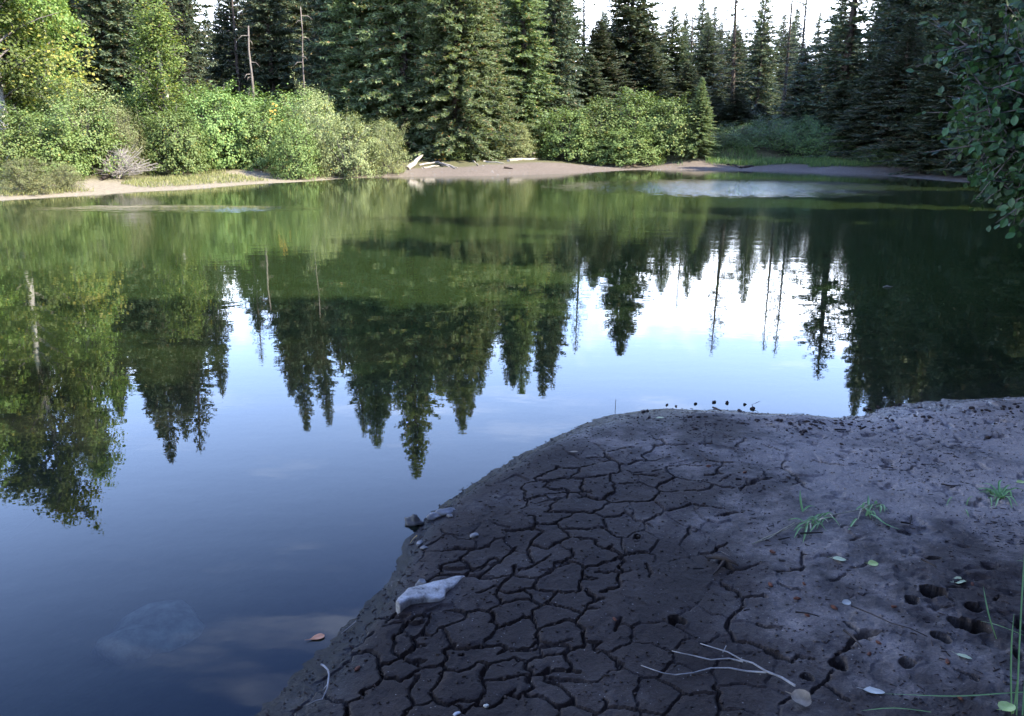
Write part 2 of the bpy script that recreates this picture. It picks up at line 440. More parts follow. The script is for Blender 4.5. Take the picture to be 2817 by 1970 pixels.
# land: silt beach near the water, grassy above it, dark forest litter beyond; olive silt under water
def land_material():
    m, nt, out = new_mat("shore_and_forest_floor")
    at_ = N(nt, "ShaderNodeAttribute", attribute_name="shore"); 
    g = N(nt, "ShaderNodeNewGeometry"); sep = N(nt, "ShaderNodeSeparateXYZ")
    nt.links.new(g.outputs["Position"], sep.inputs[0])
    n1 = N(nt, "ShaderNodeTexNoise", Scale=0.8, Detail=6.0, Roughness=0.6)
    n2 = N(nt, "ShaderNodeTexNoise", Scale=12.0, Detail=5.0, Roughness=0.65)
    for n in (n1, n2): nt.links.new(g.outputs["Position"], n.inputs["Vector"])
    sd = mth(nt, 'ADD', at_.outputs["Fac"], mth(nt, 'MULTIPLY', mth(nt, 'SUBTRACT', n1.outputs["Fac"], 0.5), 1.6))
    sandc = ramp_node(nt, n2.outputs["Fac"], [(0.3, (0.085, 0.067, 0.050)), (0.7, (0.160, 0.130, 0.098))])
    tanc = ramp_node(nt, n2.outputs["Fac"], [(0.3, (0.14, 0.118, 0.080)), (0.7, (0.25, 0.215, 0.15))])
    grasc = ramp_node(nt, n2.outputs["Fac"], [(0.3, (0.06, 0.062, 0.026)), (0.7, (0.13, 0.115, 0.055))])
    forc = ramp_node(nt, n2.outputs["Fac"], [(0.3, (0.022, 0.022, 0.012)), (0.7, (0.055, 0.048, 0.026))])
    bedc = ramp_node(nt, n2.outputs["Fac"], [(0.3, (0.035, 0.036, 0.020)), (0.7, (0.070, 0.068, 0.040))])
    left = map_range(nt, sep.outputs["X"], -7.0, -2.5, 1.0, 0.0)
    beach = mix_col(nt, left, sandc, tanc)
    c = mix_col(nt, map_range(nt, sd, 2.2, 3.2), beach, grasc)
    c = mix_col(nt, map_range(nt, sd, 4.2, 5.6), c, forc)
    c = mix_col(nt, map_range(nt, sep.outputs["Z"], -0.12, -0.01, 1.0, 0.0), c, bedc)
    p = N(nt, "ShaderNodeBsdfPrincipled", Roughness=0.85)
    p.inputs["Specular IOR Level"].default_value = 0.2
    nt.links.new(c, p.inputs["Base Color"])
    b = N(nt, "ShaderNodeBump", Strength=0.6, Distance=0.03)
    nt.links.new(n2.outputs["Fac"], b.inputs["Height"]); nt.links.new(b.outputs[0], p.inputs["Normal"])
    nt.links.new(p.outputs[0], out.inputs["Surface"])
    return m
M['land'] = land_material()

# pond water: mirror by Fresnel over slightly turbid green water; breeze ruffles the far part and two patches
def water_material():
    m, nt, out = new_mat("pond_water")
    g = N(nt, "ShaderNodeNewGeometry"); sep = N(nt, "ShaderNodeSeparateXYZ")
    nt.links.new(g.outputs["Position"], sep.inputs[0])
    mp = N(nt, "ShaderNodeMapping"); mp.inputs["Scale"].default_value = (0.55, 1.0, 1.0)
    nt.links.new(g.outputs["Position"], mp.inputs["Vector"])
    n0 = N(nt, "ShaderNodeTexNoise", Scale=0.35, Detail=3.0)
    n1 = N(nt, "ShaderNodeTexNoise", Scale=3.2, Detail=3.0, Roughness=0.5)
    n2 = N(nt, "ShaderNodeTexNoise", Scale=11.0, Detail=2.0, Roughness=0.5)
    nt.links.new(g.outputs["Position"], n0.inputs["Vector"])
    for n in (n1, n2): nt.links.new(mp.outputs[0], n.inputs["Vector"])
    wob = mth(nt, 'MULTIPLY', mth(nt, 'SUBTRACT', n0.outputs["Fac"], 0.5), 5.0)
    breeze = map_range(nt, mth(nt, 'ADD', sep.outputs["Y"], wob), 7.5, 14.0)
    def patch(cx, cy, rx, ry):
        a = mth(nt, 'DIVIDE', mth(nt, 'SUBTRACT', sep.outputs["X"], cx), rx)
        b = mth(nt, 'DIVIDE', mth(nt, 'SUBTRACT', sep.outputs["Y"], cy), ry)
        r = mth(nt, 'SQRT', mth(nt, 'ADD', mth(nt, 'MULTIPLY', a, a), mth(nt, 'MULTIPLY', b, b)))
        r = mth(nt, 'ADD', r, mth(nt, 'MULTIPLY', mth(nt, 'SUBTRACT', n1.outputs["Fac"], 0.5), 1.0))
        return map_range(nt, r, 0.35, 1.0, 1.0, 0.0)
    c1 = ground(1650 * D2S, 420 * D2S); c2 = ground(400 * D2S, 468 * D2S)
    ruf = mth(nt, 'MAXIMUM', patch(c1.x, c1.y, 5.5, 4.5), patch(c2.x, c2.y, 3.2, 1.0))
    amp = mth(nt, 'ADD', mth(nt, 'ADD', 0.00055, mth(nt, 'MULTIPLY', breeze, 0.0022)), mth(nt, 'MULTIPLY', ruf, 0.030))
    h = mth(nt, 'ADD', n1.outputs["Fac"], mth(nt, 'MULTIPLY', n2.outputs["Fac"], mth(nt, 'ADD', 0.22, mth(nt, 'MULTIPLY', ruf, 0.5))))
    b = N(nt, "ShaderNodeBump", Strength=1.0, Distance=1.0)
    nt.links.new(mth(nt, 'MULTIPLY', h, amp), b.inputs["Height"])
    fr = N(nt, "ShaderNodeFresnel", IOR=1.333); nt.links.new(b.outputs[0], fr.inputs["Normal"])
    gl = N(nt, "ShaderNodeBsdfGlossy"); gl.inputs["Color"].default_value = (1, 1, 1, 1)
    nt.links.new(b.outputs[0], gl.inputs["Normal"])
    nt.links.new(mth(nt, 'ADD', 0.004, mth(nt, 'MULTIPLY', breeze, mth(nt, 'SUBTRACT', 0.05, mth(nt, 'MULTIPLY', ruf, 0.045)))), gl.inputs["Roughness"])
    tr = N(nt, "ShaderNodeBsdfTransparent"); tr.inputs["Color"].default_value = (0.62, 0.66, 0.64, 1)
    df = N(nt, "ShaderNodeBsdfDiffuse"); df.inputs["Color"].default_value = (0.020, 0.034, 0.010, 1)
    deep = map_range(nt, sep.outputs["Y"], 3.5, 9.0, 0.10, 0.75)
    un = N(nt, "ShaderNodeMixShader"); nt.links.new(deep, un.inputs[0])
    nt.links.new(tr.outputs[0], un.inputs[1]); nt.links.new(df.outputs[0], un.inputs[2])
    mx = N(nt, "ShaderNodeMixShader"); nt.links.new(fr.outputs[0], mx.inputs[0])
    nt.links.new(un.outputs[0], mx.inputs[1]); nt.links.new(gl.outputs[0], mx.inputs[2])
    nt.links.new(mx.outputs[0], out.inputs["Surface"])
    return m
M['water'] = water_material()

# ------------------------------------------------------------------ shoreline and land height
near_px = [(575, 1606), (640, 1540), (735, 1450), (800, 1385), (860, 1310), (905, 1235), (935, 1185), (985, 1130),
           (1050, 1085), (1130, 1040), (1200, 1000), (1300, 950), (1400, 925), (1500, 915), (1600, 918), (1700, 925),
           (1800, 928), (1880, 936), (1935, 930), (1990, 912), (2100, 900), (2200, 893), (2296, 888)]
far_px = [(2095, 404), (1956, 392), (1850, 388), (1728, 384), (1630, 382), (1427, 381), (1300, 388), (1141, 394), (980, 396), (815, 398),
          (700, 406), (587, 412), (430, 424), (300, 432), (150, 441), (0, 450)]
shore = [(-1.6, -3.0), (-1.15, 0.6)]
shore += [tuple(ground(x * D2S, y * D2S)[:2]) for x, y in near_px]
shore += [(4.2, 5.2), (6.0, 8.0), (9.0, 13.5), (12.5, 20.0), (15.2, 25.5)]
shore += [tuple(ground(x * D2S, y * D2S)[:2]) for x, y in far_px]
shore += [(-15.5, 15.0), (-18.0, 7.0), (-17.0, -3.0), (-9.0, -8.0), (-4.0, -7.0)]
SH = np.array(shore)
SHN = np.roll(SH, -1, axis=0)

def shore_sd(x, y):
    """signed distance to the shoreline, positive on land"""
    x = np.asarray(x, float).ravel(); y = np.asarray(y, float).ravel()
    n = len(SH)
    if len(x) <= 64:
        A = SH; B = SHN; X = x[:, None]; Y = y[:, None]
        D = B - A
        t = ((X - A[:, 0]) * D[:, 0] + (Y - A[:, 1]) * D[:, 1]) / (D ** 2).sum(1)
        t = np.minimum(np.maximum(t, 0), 1)
        d = np.sqrt(((X - A[:, 0] - t * D[:, 0]) ** 2 + (Y - A[:, 1] - t * D[:, 1]) ** 2).min(1))
        c = ((A[:, 1] > Y) != (B[:, 1] > Y)) & (X < D[:, 0] * (Y - A[:, 1]) / (D[:, 1] + 1e-12) + A[:, 0])
        return np.where(c.sum(1) % 2 == 1, -d, d)
    best = np.full(x.shape, 1e9); inside = np.zeros(x.shape, bool)
    for i in range(n):
        ax, ay = SH[i]; bx, by = SH[(i + 1) % n]
        dx, dy = bx - ax, by - ay
        t = np.clip(((x - ax) * dx + (y - ay) * dy) / (dx * dx + dy * dy), 0, 1)
        d = (x - ax - t * dx) ** 2 + (y - ay - t * dy) ** 2
        best = np.minimum(best, d)
        c = ((ay > y) != (by > y)) & (x < (bx - ax) * (y - ay) / (by - ay + 1e-12) + ax)
        inside ^= c
    d = np.sqrt(best)
    return np.where(inside, -d, d)

mound_c = ground(1620 * D2S, 375 * D2S)
def land_h(x, y, sd, near=False):
    s = sd + (fbm(x, y, 9.0, 4, 0.7) * 0.04 + fbm(x, y, 2.2, 2) * 0.03 if near else fbm(x, y, 0.9, 3) * 0.25)
    h = np.where(s > 0, np.where((y < 9) & (np.abs(x) < 7), 0.050, 0.080) * np.minimum(s, 4) + 0.045 * np.clip(s - 4, 0, 60), np.maximum(0.16 * s, -1.7))
    if not near:
        h = h + np.where(s > 0, fbm(x, y, 0.45, 3) * 0.10 * np.clip(s, 0, 2), 0)
        # grey sand mound on the far right bank
        m = np.exp(-(((x - mound_c.x) / 3.6) ** 2 + ((y - mound_c.y - 1.1) / 1.2) ** 2) ** 1.5)
        h = h + np.where(s > -0.1, 0.66 * m, 0)
    return h

GX0, GX1, GY0, GY1 = -1.55, 3.45, 1.55, 5.05     # the mud in view is built finely
OX0, OX1, OY0, OY1 = -2.35, 5.15, -1.85, 5.65    # and goes on more coarsely round it
ax = np.concatenate([-np.geomspace(420, 46, 20), np.arange(-45, 45.1, 0.5), np.geomspace(46, 420, 20)])
ay = np.concatenate([-np.geomspace(300, 16, 18), np.arange(-15, 75.1, 0.5), np.geomspace(76, 520, 22)])
TX, TY = np.meshgrid(ax, ay, indexing='ij')
tx, ty = TX.ravel(), TY.ravel()
tsd = shore_sd(tx, ty)
tz = land_h(tx, ty, tsd)
tz = tz + np.clip((np.hypot(tx, ty) - 120) * 0.05, 0, 26)          # distant ground rises gently
edge_in = np.minimum(np.minimum(tx - OX0, OX1 - tx), np.minimum(ty - OY0, OY1 - ty))
tz = np.where(edge_in > 0.52, np.minimum(tz, 0) - 0.35, np.where(edge_in > 0.0, np.where(tsd > -0.3, tz - 0.12, tz - 0.03), tz))
nx, ny = len(ax), len(ay)
ii, jj = np.meshgrid(np.arange(nx - 1), np.arange(ny - 1), indexing='ij')
q = (ii * ny + jj).ravel()
land_me = mesh_np("ground", np.stack([tx, ty, tz], 1), np.stack([q, q + ny, q + ny + 1, q + 1], 1), True)
attr = land_me.attributes.new("shore", 'FLOAT', 'POINT')
attr.data.foreach_set("value", tsd.astype(np.float32))
tag(link("ground", land_me, M['land']), kind="structure")

def land_z(x, y):
    sd = shore_sd([x], [y])
    return float(land_h(np.array([x]), np.array([y]), sd)[0])

from mathutils.geometry import tessellate_polygon
wp = []
for i in range(len(SH)):
    a_ = SH[i - 1]; b_ = SH[i]; c_ = SH[(i + 1) % len(SH)]
    t_ = unit(unit(b_ - a_) + unit(c_ - b_)); n_ = np.array([t_[1], -t_[0]])
    if shore_sd([b_[0] + n_[0] * 0.05], [b_[1] + n_[1] * 0.05])[0] < 0: n_ = -n_
    k_ = 0.13 if (b_[1] < 6 and -1.6 < b_[0] < 4.5) else 0.7
    wp.append(Vector((b_[0] + n_[0] * k_, b_[1] + n_[1] * k_, 0)))
wt = tessellate_polygon([wp])
wm = mesh_np("pond_water", np.array(wp), np.array(wt))
if wm.polygons[0].normal.z < 0: wm.flip_normals()
tag(link("pond_water", wm, M['water']), kind="structure")

# ------------------------------------------------------------------ foreground mud with its crack network
CR = [
('A',8,[(1375,362),(1445,380),(1480,415),(1560,428),(1680,428),(1860,420)]),('A',8,[(800,510),(960,506)]),('A',7,[(960,476),(1040,456),(1200,432)]),
('A',16,[(965,470),(985,500),(1000,522),(1050,545),(1090,580),(1095,620),(1060,655)]),('A',10,[(1060,655),(960,675),(860,688),(780,690),(690,682)]),
('A',9,[(690,682),(590,695),(500,712),(390,722),(285,732)]),('A',9,[(690,680),(730,640),(745,598)]),('A',6,[(745,598),(850,575),(950,548)]),('A',6,[(745,598),(640,598),(540,588)]),
('A',10,[(1290,508),(1360,455),(1410,422)]),('A',9,[(1100,575),(1180,570),(1250,545),(1380,542),(1520,520)]),('A',16,[(775,692),(775,770)]),
('A',18,[(1010,672),(1015,720),(1040,765),(1060,800),(1060,825)]),('A',10,[(1060,825),(1000,828),(960,860),(940,882)]),('A',7,[(1050,745),(1200,740)]),
('A',7,[(490,712),(485,745),(455,775)]),('A',6,[(485,780),(520,800),(640,790)]),('A',7,[(540,622),(470,650),(385,690)]),('A',14,[(250,770),(295,812),(285,850),(292,885)]),
('A',7,[(320,870),(300,935),(250,950)]),('A',9,[(1210,655),(1300,672),(1390,685)]),('A',14,[(1490,625),(1510,660),(1560,690),(1620,705)]),('A',7,[(1490,620),(1540,598),(1640,585),(1750,570)]),
('A',7,[(1640,592),(1790,612)]),('A',8,[(1500,730),(1575,700)]),('A',7,[(1620,705),(1730,730),(1830,755)]),('A',16,[(1440,740),(1410,770),(1430,815),(1400,850),(1350,895)]),
('A',8,[(1350,897),(1240,900),(1100,905),(1000,905),(940,882)]),('A',7,[(1450,820),(1600,825),(1780,825),(1850,800)]),('A',14,[(1945,585),(1920,635),(1895,665)]),
('A',6,[(1895,680),(1820,695)]),('A',6,[(1900,672),(1950,690)]),('A',6,[(1830,560),(1920,578),(2040,583)]),('A',7,[(1860,765),(1960,805),(2090,818),(2150,780),(2240,742)]),
('A',9,[(940,882),(860,870),(780,850)]),('A',7,[(640,830),(770,815),(860,815)]),('A',6,[(385,855),(500,830),(600,825),(740,822)]),('A',10,[(1000,905),(950,945),(880,980)]),
('A',9,[(470,990),(510,940),(545,900)]),('A',6,[(480,870),(560,885),(640,875)]),('A',9,[(450,995),(600,998),(700,1008),(790,998),(880,1010),(940,1035)]),
('A',9,[(940,1035),(1030,1030),(1110,1015),(1130,990)]),('A',8,[(680,1015),(640,1050),(565,1080)]),('A',14,[(565,1080),(580,1115),(640,1180),(650,1215)]),
('A',12,[(380,1040),(395,1090),(340,1145)]),('A',6,[(400,1105),(500,1100),(560,1090)]),('A',9,[(140,1145),(220,1150),(300,1135)]),('A',15,[(940,1040),(945,1090),(985,1140),(1040,1185),(1080,1205)]),
('A',6,[(610,1150),(760,1140),(940,1130)]),('A',10,[(320,1270),(390,1200),(440,1160)]),('A',10,[(320,1270),(400,1280),(460,1300),(540,1255),(620,1230)]),('A',8,[(650,1215),(780,1235),(870,1250)]),
('A',15,[(880,1285),(960,1320),(1050,1350),(1120,1385),(1120,1440),(1085,1475),(1095,1510)]),('A',7,[(1130,1375),(1230,1370),(1330,1360)]),('A',8,[(960,1320),(980,1300),(1030,1285)]),
('A',8,[(680,1310),(680,1370),(640,1410)]),('A',10,[(330,1310),(340,1400)]),('A',9,[(630,1420),(720,1440),(800,1465),(900,1450),(1000,1420),(1075,1395)]),('A',10,[(800,1465),(770,1520)]),
('A',9,[(1500,990),(1600,975),(1680,945),(1800,965),(1940,990)]),('A',7,[(1920,1055),(2020,1040),(2130,1015)]),('A',12,[(1700,1140),(1685,1190),(1650,1225)]),('A',8,[(1850,1365),(1760,1358)]),
('A',14,[(1850,1365),(1900,1340),(1910,1310),(2000,1285)]),('A',10,[(1280,1460),(1320,1520),(1345,1560)]),('A',6,[(1200,1050),(1290,1080),(1380,1130)]),('A',7,[(1280,1080),(1390,1030)]),
('A',10,[(210,1270),(180,1330),(60,1400)]),('A',12,[(210,1430),(190,1500),(120,1570)]),('A',8,[(400,1410),(340,1450),(250,1480)]),
('B',14,[(1700,470),(1720,540),(1690,590)]),('B',8,[(1630,465),(1700,475)]),('B',14,[(1370,605),(1450,625),(1560,610),(1690,590)]),('B',12,[(980,790),(950,840),(890,870)]),
('B',8,[(750,785),(860,768),(930,790),(980,800)]),('B',6,[(980,800),(1080,790),(1180,765)]),('B',12,[(650,985),(730,945),(830,915),(900,915)]),('B',8,[(900,920),(940,950),(940,985)]),
('B',8,[(440,1115),(540,1120),(610,1060)]),('B',6,[(720,1060),(850,1060)]),('B',7,[(1230,890),(1080,990),(940,1080),(800,1150)]),('B',7,[(1480,790),(1440,860),(1340,920),(1200,1010),(1080,1090)]),
('B',7,[(1640,830),(1640,900),(1660,950)]),('B',10,[(1540,1060),(1640,1020),(1760,960),(1870,900)]),('B',22,[(1480,990),(1460,1060),(1400,1120),(1340,1200),(1290,1280),(1265,1320)]),
('B',8,[(1265,1320),(1330,1360),(1330,1400)]),('B',8,[(1100,1110),(1200,1125),(1320,1110)]),('B',12,[(1510,1125),(1600,1145),(1700,1155),(1800,1130),(1880,1080)]),
('B',12,[(1700,1160),(1700,1200),(1660,1250)]),('B',8,[(1660,1250),(1540,1280),(1400,1280)]),('B',9,[(1900,990),(1870,1060),(1860,1110)]),('B',9,[(1040,1275),(1150,1270),(1250,1225)]),
('B',12,[(700,1440),(800,1445),(880,1500)]),('B',10,[(880,1500),(1000,1490),(1100,1470),(1180,1490)]),('B',22,[(1180,1490),(1230,1450),(1280,1430)]),('B',18,[(1210,1510),(1220,1600)]),
('B',9,[(1280,1430),(1400,1400),(1500,1380),(1620,1385)]),('B',8,[(1700,1235),(1760,1270),(1870,1290)]),('B',16,[(1940,1300),(1850,1390),(1760,1450),(1690,1500)]),
('B',8,[(1630,1310),(1640,1380),(1720,1430)]),('B',14,[(540,1480),(500,1590)]),('B',8,[(130,1460),(60,1550)]),('B',16,[(130,1290),(210,1330),(180,1400),(150,1450)]),
('C',14,[(1420,520),(1500,530)]),('C',20,[(1570,525),(1650,505),(1730,550),(1780,600)]),('C',50,[(1790,590),(1800,720),(1815,850)]),('C',28,[(1815,860),(1740,950),(1650,1000),(1590,1020)]),
('C',18,[(970,985),(1050,1040),(1100,1100)]),('C',30,[(1190,1115),(1300,1120),(1400,1150)]),('C',70,[(1400,1150),(1400,1240),(1340,1340),(1290,1480)]),('C',18,[(1430,1160),(1540,1130),(1650,1050)]),
('C',24,[(2000,330),(1975,430),(1980,520),(1995,570)]),('C',26,[(2200,350),(2270,400),(2290,450)]),('C',18,[(2290,460),(2200,560),(2080,640),(1950,710)]),('C',10,[(1880,885),(1980,880)]),
('C',16,[(2300,790),(2220,810),(2150,870),(2050,915)]),('C',30,[(2280,880),(2220,1010),(2190,1130),(2210,1200),(2240,1250)]),('C',16,[(2240,1250),(2180,1310),(2110,1390)]),
('C',14,[(1640,330),(1710,295)]),('C',12,[(1380,440),(1450,455)]),('C',10,[(2120,270),(2190,180),(2260,130)]),
('E',30,[(1660,80),(1560,180),(1460,250),(1410,290),(1395,360),(1420,420),(1480,460)]),('E',16,[(1480,450),(1600,425),(1750,400),(1860,410)]),('E',30,[(1860,420),(1920,350),(1990,280),(1985,215)]),
('E',10,[(1990,290),(2100,285)]),('E',24,[(1860,420),(1930,480),(1950,570),(1920,640),(1840,690),(1760,740)]),('E',14,[(1760,745),(1785,830),(1775,895)]),('E',16,[(1480,465),(1440,510),(1465,580)]),
('E',8,[(1465,590),(1580,620),(1700,650)]),('E',12,[(1540,225),(1680,240),(1760,250),(1840,285)]),('E',12,[(1670,80),(1780,105),(1860,95),(1920,70)]),('E',16,[(1880,10),(1920,60)]),
('E',12,[(1990,80),(2020,140),(2070,190)]),('E',8,[(2060,205),(2160,185)]),('E',9,[(2120,110),(2200,85),(2300,70)]),('E',10,[(1200,735),(1260,775),(1330,785),(1450,775),(1580,750),(1750,735)]),
('E',14,[(1040,700),(1150,665),(1280,650),(1390,630)]),('E',30,[(970,290),(970,350),(950,400)]),('E',26,[(920,270),(1010,225)]),('E',10,[(1010,225),(1100,200),(1180,180)]),
('E',9,[(1180,180),(1280,165),(1360,180),(1460,225)]),('E',12,[(980,400),(1040,440),(1110,420),(1200,390),(1300,345),(1390,335)]),('E',12,[(580,235),(640,260),(680,295)]),
('E',10,[(210,510),(330,460),(450,415),(540,405),(640,350),(690,330)]),('E',18,[(320,280),(290,350),(230,430)]),('E',26,[(90,480),(150,500),(180,550),(150,610)]),
('E',18,[(150,610),(80,670),(0,720)]),('E',10,[(170,610),(260,600)]),('E',30,[(490,720),(460,800),(480,860)]),('E',16,[(480,870),(560,870),(630,885),(720,840)]),
('E',12,[(470,880),(420,920),(385,1000),(385,1050),(330,1110)]),('E',16,[(560,590),(520,630),(450,645)]),('E',9,[(560,630),(640,635)]),('E',9,[(690,640),(780,645),(850,630)]),
('E',9,[(850,635),(950,625),(1060,615),(1110,650)]),('E',16,[(835,785),(900,815),(950,830),(940,860)]),('E',8,[(960,820),(1040,790),(1160,760)]),('E',26,[(870,905),(885,980),(895,1060)]),
('E',16,[(895,1060),(930,1090),(910,1130)]),('E',12,[(910,1130),(840,1170),(800,1240),(710,1310),(690,1340)]),('E',8,[(800,1195),(660,1200),(510,1260)]),
('E',14,[(1030,990),(1130,965),(1240,965),(1350,945),(1440,930)]),('E',8,[(1450,925),(1550,880)]),('E',14,[(1335,950),(1360,1030),(1400,1080),(1350,1130),(1300,1170),(1300,1205)]),
('E',10,[(1320,810),(1325,860),(1380,890)]),('E',8,[(1180,1150),(1200,1105)]),('E',8,[(1170,1145),(1260,1190)]),('E',8,[(1130,1180),(1060,1250),(950,1290)]),('E',10,[(1530,1010),(1620,1040),(1690,1060),(1760,1110)]),
('E',8,[(1480,930),(1600,920),(1720,900)]),('E',8,[(1720,905),(1900,925)]),('E',16,[(2050,690),(2150,750),(2290,830)]),('E',10,[(1960,605),(2140,612)]),('E',9,[(0,955),(110,870),(250,830),(330,825)]),
('E',16,[(145,1235),(270,1225),(300,1200)]),('E',14,[(350,1130),(380,1180),(420,1230)]),('E',10,[(1640,1290),(1740,1270),(1810,1250)]),('E',10,[(1830,1210),(1850,1260)]),
('E',16,[(2160,1250),(2190,1300),(2150,1360),(2090,1400)]),('E',10,[(1410,1190),(1520,1195)]),('E',8,[(60,740),(110,770),(200,735)]),('E',8,[(170,790),(240,740)]),
('F',16,[(1790,490),(1850,550),(1930,600),(1985,650)]),('F',12,[(1985,650),(2060,630),(2140,635)]),('F',16,[(1980,660),(1970,705),(1920,750),(1870,785)]),('F',12,[(1860,800),(1870,850),(1850,890),(1900,990)]),
('F',8,[(1900,990),(2030,1020),(2150,1090),(2290,1170)]),('F',16,[(2090,870),(2200,900),(2296,920)]),('F',9,[(930,760),(945,810),(910,865)]),('F',9,[(580,440),(600,490),(620,510)]),
('F',9,[(580,435),(740,420)]),('F',14,[(910,400),(930,470)]),('F',9,[(920,515),(850,530),(780,550)]),('F',8,[(680,530),(730,610)]),('F',16,[(1750,1410),(1790,1470),(1760,1530),(1790,1592)]),
('F',12,[(900,1110),(970,1155),(930,1205)]),
('G',16,[(330,620),(305,680),(350,715)]),('G',10,[(350,725),(430,770),(450,800),(490,850),(560,880)]),('G',10,[(450,800),(390,825)]),('G',10,[(545,605),(650,630),(800,655)]),
('G',14,[(985,672),(1100,680),(1200,683),(1330,690),(1400,660)]),('G',8,[(0,835),(100,790),(220,765)]),('G',6,[(1600,490),(1720,492)]),('G',6,[(1780,500),(1940,500)]),('G',6,[(1760,715),(1900,705)]),
('G',8,[(130,490),(260,525),(320,540)]),('G',12,[(470,1440),(465,1560)]),('G',10,[(245,1590),(450,1585)]),
('H',24,[(120,540),(230,590),(300,620)]),('H',50,[(800,1050),(730,1130),(620,1180)]),('H',28,[(590,1320),(520,1400),(430,1480)]),('H',14,[(690,910),(800,1020),(860,1070)]),('H',12,[(280,1160),(420,1195)]),
('H',12,[(0,1090),(120,1150),(250,1210)]),('H',12,[(1540,655),(1640,655),(1720,670)]),('H',12,[(1480,720),(1600,790)]),('H',14,[(1980,740),(1920,780)]),('H',9,[(1590,1370),(1700,1420),(1800,1470)]),
('H',14,[(600,1490),(680,1550),(740,1580)]),('H',24,[(430,1480),(330,1540),(160,1600)]),
]
HOLES = [('A',(1235,1208),48,20,.035),('F',(1400,785),65,40,.045),('H',(1395,670),115,45,.06),('H',(1240,735),55,50,.035),('H',(1700,970),165,78,.08),('H',(1790,825),130,40,.05),
         ('H',(600,1215),115,75,.065),('H',(1200,1270),110,55,.05),('H',(1490,1080),60,50,.035),('H',(920,1000),120,50,.03),('H',(2140,1250),70,140,.06),('H',(2160,960),80,50,.06),
         ('H',(1060,595),70,28,.03),('H',(360,1350),40,40,.03),('E',(640,690),60,40,.02),('B',(1470,975),55,25,.03),('H',(1420,360),80,25,.025),('F',(1800,330),110,60,.03)]

gx = np.arange(GX0, GX1, 0.0046)
gy = [GY0]
while gy[-1] < GY1: gy.append(gy[-1] + 0.0044 + 0.0020 * (gy[-1] - GY0))
gy = np.concatenate([np.arange(OY0, GY0 - 0.01, 0.03), np.array(gy), np.arange(gy[-1] + 0.03, OY1, 0.03)])
gx = np.concatenate([np.arange(OX0, GX0 - 0.01, 0.03), gx, np.arange(gx[-1] + 0.03, OX1, 0.03)])
NX, NY = len(gx), len(gy)
MX, MY = np.meshgrid(gx, gy, indexing='ij')
msd = shore_sd(MX, MY).reshape(MX.shape)
MZ = land_h(MX, MY, msd, near=True)
onland = sstep(0.0, 0.15, msd)
MZ += onland * (fbm(MX, MY, 1.1, 3) * 0.030 + fbm(MX, MY, 5.0, 3) * 0.006 + fbm(MX, MY, 26.0, 3) * 0.0016 + 0.012)
rough_r = sstep(0.9, 1.8, MX)
MZ += onland * rough_r * (fbm(MX, MY, 7.0, 4) * 0.008 + np.minimum(0, fbm(MX + 5, MY, 16.0, 3) + 0.25) * 0.06)
MZ += 0.0018 * onland * (vnoise(MX, MY, 60.0) + vnoise(MX, MY, 110.0))
# crack distance field (wiggly)
wx = MX + (vnoise(MX, MY, 22.0) + 0.5 * vnoise(MX, MY, 55.0)) * 0.020
wy = MY + (vnoise(MX + 9, MY + 4, 22.0) + 0.5 * vnoise(MX + 3, MY, 55.0)) * 0.020
cdist = np.full(MX.shape, 9.0)
cut = np.zeros(MX.shape)
def carve(P, hw, depth, reach=0.30):
    global cdist, cut
    x0 = min(p[0] for p in P) - reach; x1 = max(p[0] for p in P) + reach
    y0 = min(p[1] for p in P) - reach; y1 = max(p[1] for p in P) + reach
    i0, i1 = np.searchsorted(gx, (x0, x1)); j0, j1 = np.searchsorted(gy, (y0, y1))
    if i1 <= i0 or j1 <= j0: return
    X = wx[i0:i1, j0:j1]; Y = wy[i0:i1, j0:j1]
    best = np.full(X.shape, 9.0); tt = np.zeros(X.shape)
    n = len(P) - 1
    for k in range(n):
        a, b = P[k], P[k + 1]
        dx, dy = b[0] - a[0], b[1] - a[1]
        t = np.clip(((X - a[0]) * dx + (Y - a[1]) * dy) / (dx * dx + dy * dy + 1e-12), 0, 1)
        d = np.hypot(X - a[0] - t * dx, Y - a[1] - t * dy)
        m = d < best
        best = np.where(m, d, best); tt = np.where(m, (k + t) / n, tt)
    w = np.maximum(hw * (0.6 + 0.4 * np.sin(np.clip(tt, 0.02, 0.98) * math.pi) ** 0.6) * (1.0 + 0.7 * vnoise(X, Y, 14.0)), 0.0033)
    prof = sstep(1.22, 0.70, best / w)
    lip = np.exp(-(best / (w * 2.2)) ** 2) * 0.07
    c = depth * (prof + lip)
    cut[i0:i1, j0:j1] = np.maximum(cut[i0:i1, j0:j1], c)
    cdist[i0:i1, j0:j1] = np.minimum(cdist[i0:i1, j0:j1], best)
CW = [(c, w, [ground(*crop(c, p), z=0.05) for p in pts]) for c, w, pts in CR]
SEG = np.array([[*P[i][:2], *P[i + 1][:2], k] for k, (_, _, P) in enumerate(CW) for i in range(len(P) - 1)])
def snap(p, k):
    d = SEG[:, 2:4] - SEG[:, 0:2]
    t = np.clip(((p.x - SEG[:, 0]) * d[:, 0] + (p.y - SEG[:, 1]) * d[:, 1]) / ((d ** 2).sum(1) + 1e-12), 0, 1)
    q_ = SEG[:, 0:2] + d * t[:, None]
    r_ = np.hypot(q_[:, 0] - p.x, q_[:, 1] - p.y) + (SEG[:, 4] == k) * 9
    i = int(r_.argmin())
    return Vector((q_[i, 0], q_[i, 1], p.z)) if 0.002 < r_[i] < 0.055 else None
